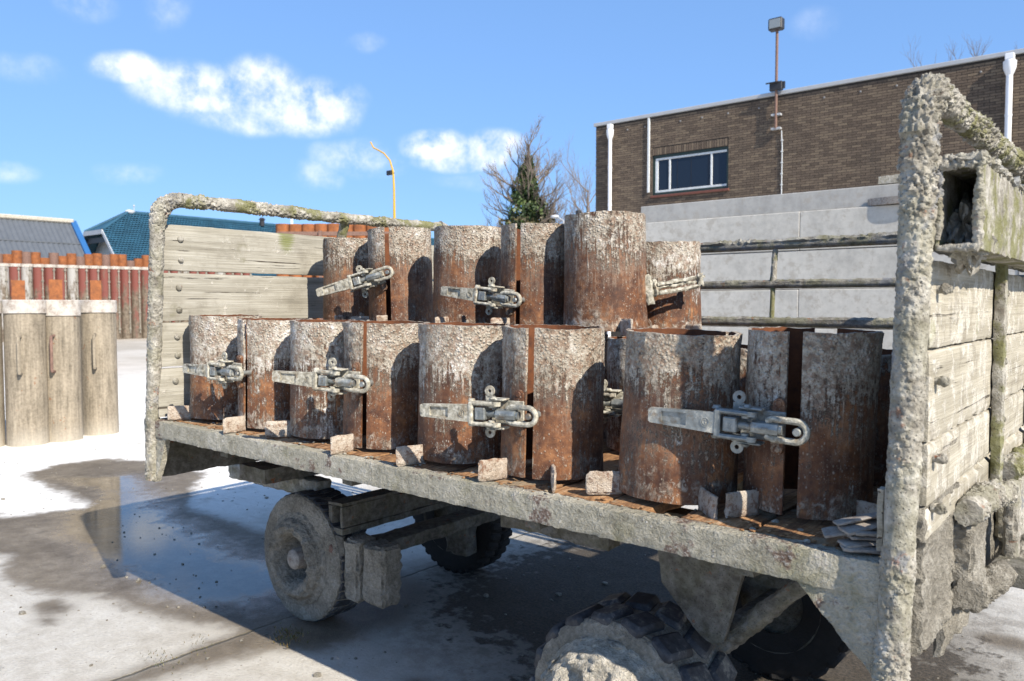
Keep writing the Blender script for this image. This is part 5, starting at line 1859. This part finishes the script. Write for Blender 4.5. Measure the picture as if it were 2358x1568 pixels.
mould('smooth sided mould with a pale middle, carrying the handle of its latched neighbour', -1.805, yc, zf, .435, r0, back, .012, MM[4], [at2(-.3, -.95)], None, (0, 1.0), 5.0, G1)
mould('latched mould showing bright orange inside its slot', -1.44, yc, zf, .433, r0, view_slit(-1.44, yc, R(-26)), .026, MM[3], [at2(-.37, -.93), at2(.62, -.78)], dict(z0=.188, off=.002, tilt=R(-1.5), muddy=True), (0, 1.0), 6.0, G1)
mould('widest looking front mould with long white drips, half in shadow', -1.017, yc, zf, .428, r0, back, .012, MM[3], [at2(-.72, -.70), at2(.77, -.64)], None, (0, 2.2), 7.0, G1, taper=.075)
mould('shaded mould with the large bluish latch, next to the crusted post', -.695, 1.99, zf, .437, r0, view_slit(-.695, 1.99, R(-14)), .035, MM[0], [at2(-.46, -.89), at2(.92, -.39)], dict(z0=.212, off=.004, tilt=R(1)), (0, 1.2), 8.0, G1, taper=.0, back_gap=.06)
# second row, lower
z2, h2 = ZB + .016, .383
for i, x in enumerate((-3.22, -2.86, -2.49, -2.12, -1.76, -1.40, -1.02, -.66)):
    s_ = R(-75) if i == 5 else back
    labs = ['second row mould hidden behind the whitened end one', 'second row mould behind the short handled latch', 'second row mould under the first stacked slotted one', 'second row mould under the stacked mould with the level latch',
            'second row mould under the tall pale stacked one', 'second row mould with a dark hook, seen in the gap beside the widest one', 'second row mould behind the slot of the bluish latch', 'dark second row mould squeezed beside the crusted post']
    mould(labs[i], x, 2.445, z2, h2 + (.0 if i < 6 else -.02), r0, s_, .014, MM[i % 4], [], dict(z0=.17, off=.002, muddy=True) if i == 5 else None, (0, 0), 20.0 + i, G3, na=70, nz=24)
mould('second row mould carrying the stacked one with the sideways handle', -1.60, 2.79, z2, .355, r0, back, .012, MM[2], [], None, (0, 0), 29.0, G3, na=60, nz=20)
# stacked on top
yu, zu = 2.57, z2 + h2 + .017
mould('stacked mould next to the plank wall, half behind a tilted latch handle', -3.19, yu, zu, .425, .15, back, .012, MM[2], [R(-60)], None, (0, .3), 9.0, G2)
mould('stacked mould with a tilted latch and a wide open slot at its rim', -2.83, yu, zu, .452, .152, view_slit(-2.83, yu, R(-23)), .028, MM[2], [at2(-.8, -.6), at2(.35, -.9)], dict(z0=.235, tilt=R(-13), off=.004, muddy=True), (0, -2.0), 10.0, G2)
mould('stacked mould with a dented pale crest, between the two stacked latches', -2.40, yu, zu, .435, .152, back, .012, MM[2], [R(-80)], None, (0, .5), 11.0, G2)
mould('stacked mould with a level latch and thick grey crust around its slot', -2.005, yu, zu, .418, .152, view_slit(-2.005, yu, R(-32)), .025, MM[3], [R(-100)], dict(z0=.12, tilt=R(6), off=.004, muddy=True), (0, .3), 12.0, G2)
tall = mould('tallest stacked mould, pale orange, with a crusted open lever on its side', -1.675, yu, zu, .438, .156, back, .012, MM[5], [R(-35)], None, (0, -.6), 13.0, G2, crust=.6, taper=.06)
t6 = mould('lowest stacked mould at the end of the pile, tucked behind the tallest one', -1.60, 2.885, z2 + .355 + .017, .372, .152, back, .014, MM[1], [R(-25), R(-70)], None, (0, -1.5), 14.0, G2)
# an open, crusted lever standing out from the side of the tall stacked mould
dirv = Vector((.74, .67, 0))
Ml = Matrix.Translation(Vector((-1.675, 2.57, zu + .155)) + dirv * .150 + Vector((.02, -.035, 0))) @ Matrix.Rotation(math.atan2(.67, .74), 4, 'Z') @ Matrix.Rotation(R(-10), 4, 'Y')
lv = MB().rbox(-.01, .03, -.03, .03, -.055, .055, .010, .006, 30, .006, 71, .014, M=Ml)
lv.rbox(.03, .05, -.025, .025, -.035, .035, .010, .006, 30, .006, 72, .014, M=Ml)
lvo = lv.obj('latch', M_galvmud)
lv2 = MB().rbox(.05, .215, -.012, .006, -.008, .004, .008, .003, 40, .003, 73, .006, M=Ml)
lv2.rbox(.05, .235, -.020, -.004, .006, .018, .008, .003, 40, .003, 74, .008, M=Ml).rbox(.05, .21, -.020, -.004, -.030, -.014, .008, .003, 40, .003, 75, .008, M=Ml)
lv2.rbox(.205, .225, -.022, .01, -.026, .026, .008, .004, 40, .004, 76, .010, M=Ml)
lvh = lv2.obj('handle', M_galvmud, lvo)
lvo.parent = tall
lvo.matrix_parent_inverse = (Matrix.Translation(tall.location) @ tall.rotation_euler.to_matrix().to_4x4()).inverted()

# loose flat strips in the corner of the deck
random.seed(3)
strips = [(-.462, 1.722, .009, 30, 2, 2), (-.472, 1.738, .019, 46, 4, -3), (-.458, 1.748, .029, 36, -3, 1), (-.455, 1.752, .039, 43, 3, 3), (-.478, 1.748, .052, 52, 6, -9), (-.488, 1.752, .065, 34, -6, -14), (-.508, 1.742, .040, 30, 9, -13)]
labs = ['bottom flat steel strip of the loose pile by the post', 'second flat strip from the bottom of the loose pile', 'white edged flat strip in the middle of the pile', 'rust edged flat strip above the white one',
        'flat strip reaching furthest along the deck', 'flat strip on the top of the lying pile', 'short flat strip tucked behind the pile']
for i, (x, y, dz, yw, ro, pi_) in enumerate(strips):
    t = thing('steel_strip', labs[i], 'steel strip', (x, y, ZB + dz), (R(ro), R(pi_), R(yw)), 'loose flat steel strips beside the post')
    MB().rbox(-.062, .062, -.020, .020, -.0042, .0042, (.008, .008, .004), .0012, 50, .002, i).obj('strip', M_strip, t)
for i, (x, y, ry, lab) in enumerate(((-.452, 1.815, 62, 'flat strip standing on end behind the loose pile'), (-.438, 1.82, 80, 'steeper flat strip leaning on the corner plank'))):
    t = thing('steel_strip', lab, 'steel strip', (x, y, ZB + .062), (R(6), R(-ry), R(20)), 'loose flat steel strips beside the post')
    MB().rbox(-.058, .058, -.02, .02, -.004, .004, (.010, .010, .004), .0015, 60, .002, 10 + i).obj('strip', M_strip, t)

# ------------------------------------------------------------------ crumbs, clods and weeds on the yard
random.seed(17)
mb = MB()
for i in range(760):
    x, y = random.uniform(-8.5, -.2), random.uniform(.9, 4.2)
    s_ = random.choice((.003, .004, .004, .006, .007, .009, .018 if random.random() < .25 else .005))
    mb.blob((x, y, s_ * .3), (s_, s_ * .9, s_ * .6), .5, 3, 1, i)
o = mb.obj('gravel', M_mudtan)
tag(o, 'loose crumbs of concrete and grit scattered over the yard', 'gravel', kind='stuff')
mb = MB()
for cx_, cy_, n_, s_ in ((-2.98, 2.02, 130, .012), (-3.19, 1.55, 50, .008), (-3.2, 1.72, 40, .007)):
    for _ in range(n_):
        p = Vector((random.gauss(cx_, .05), random.gauss(cy_, .035), random.uniform(.0, .035)))
        nrm = Vector((random.gauss(0, 1), random.gauss(0, 1), random.gauss(0, .4))).normalized()
        a = (Vector((random.gauss(0, .5), random.gauss(0, .5), 1))).normalized()
        b2 = nrm.cross(a).normalized()
        mb.add([p - b2 * s_ * .25, p + b2 * s_ * .25, p + a * s_ * 1.6], [(0, 1, 2)])
o = mb.obj('weeds', M_weed, None, 0)
tag(o, 'small dry weeds growing in the slab joint near the wheel', 'weeds', kind='stuff')
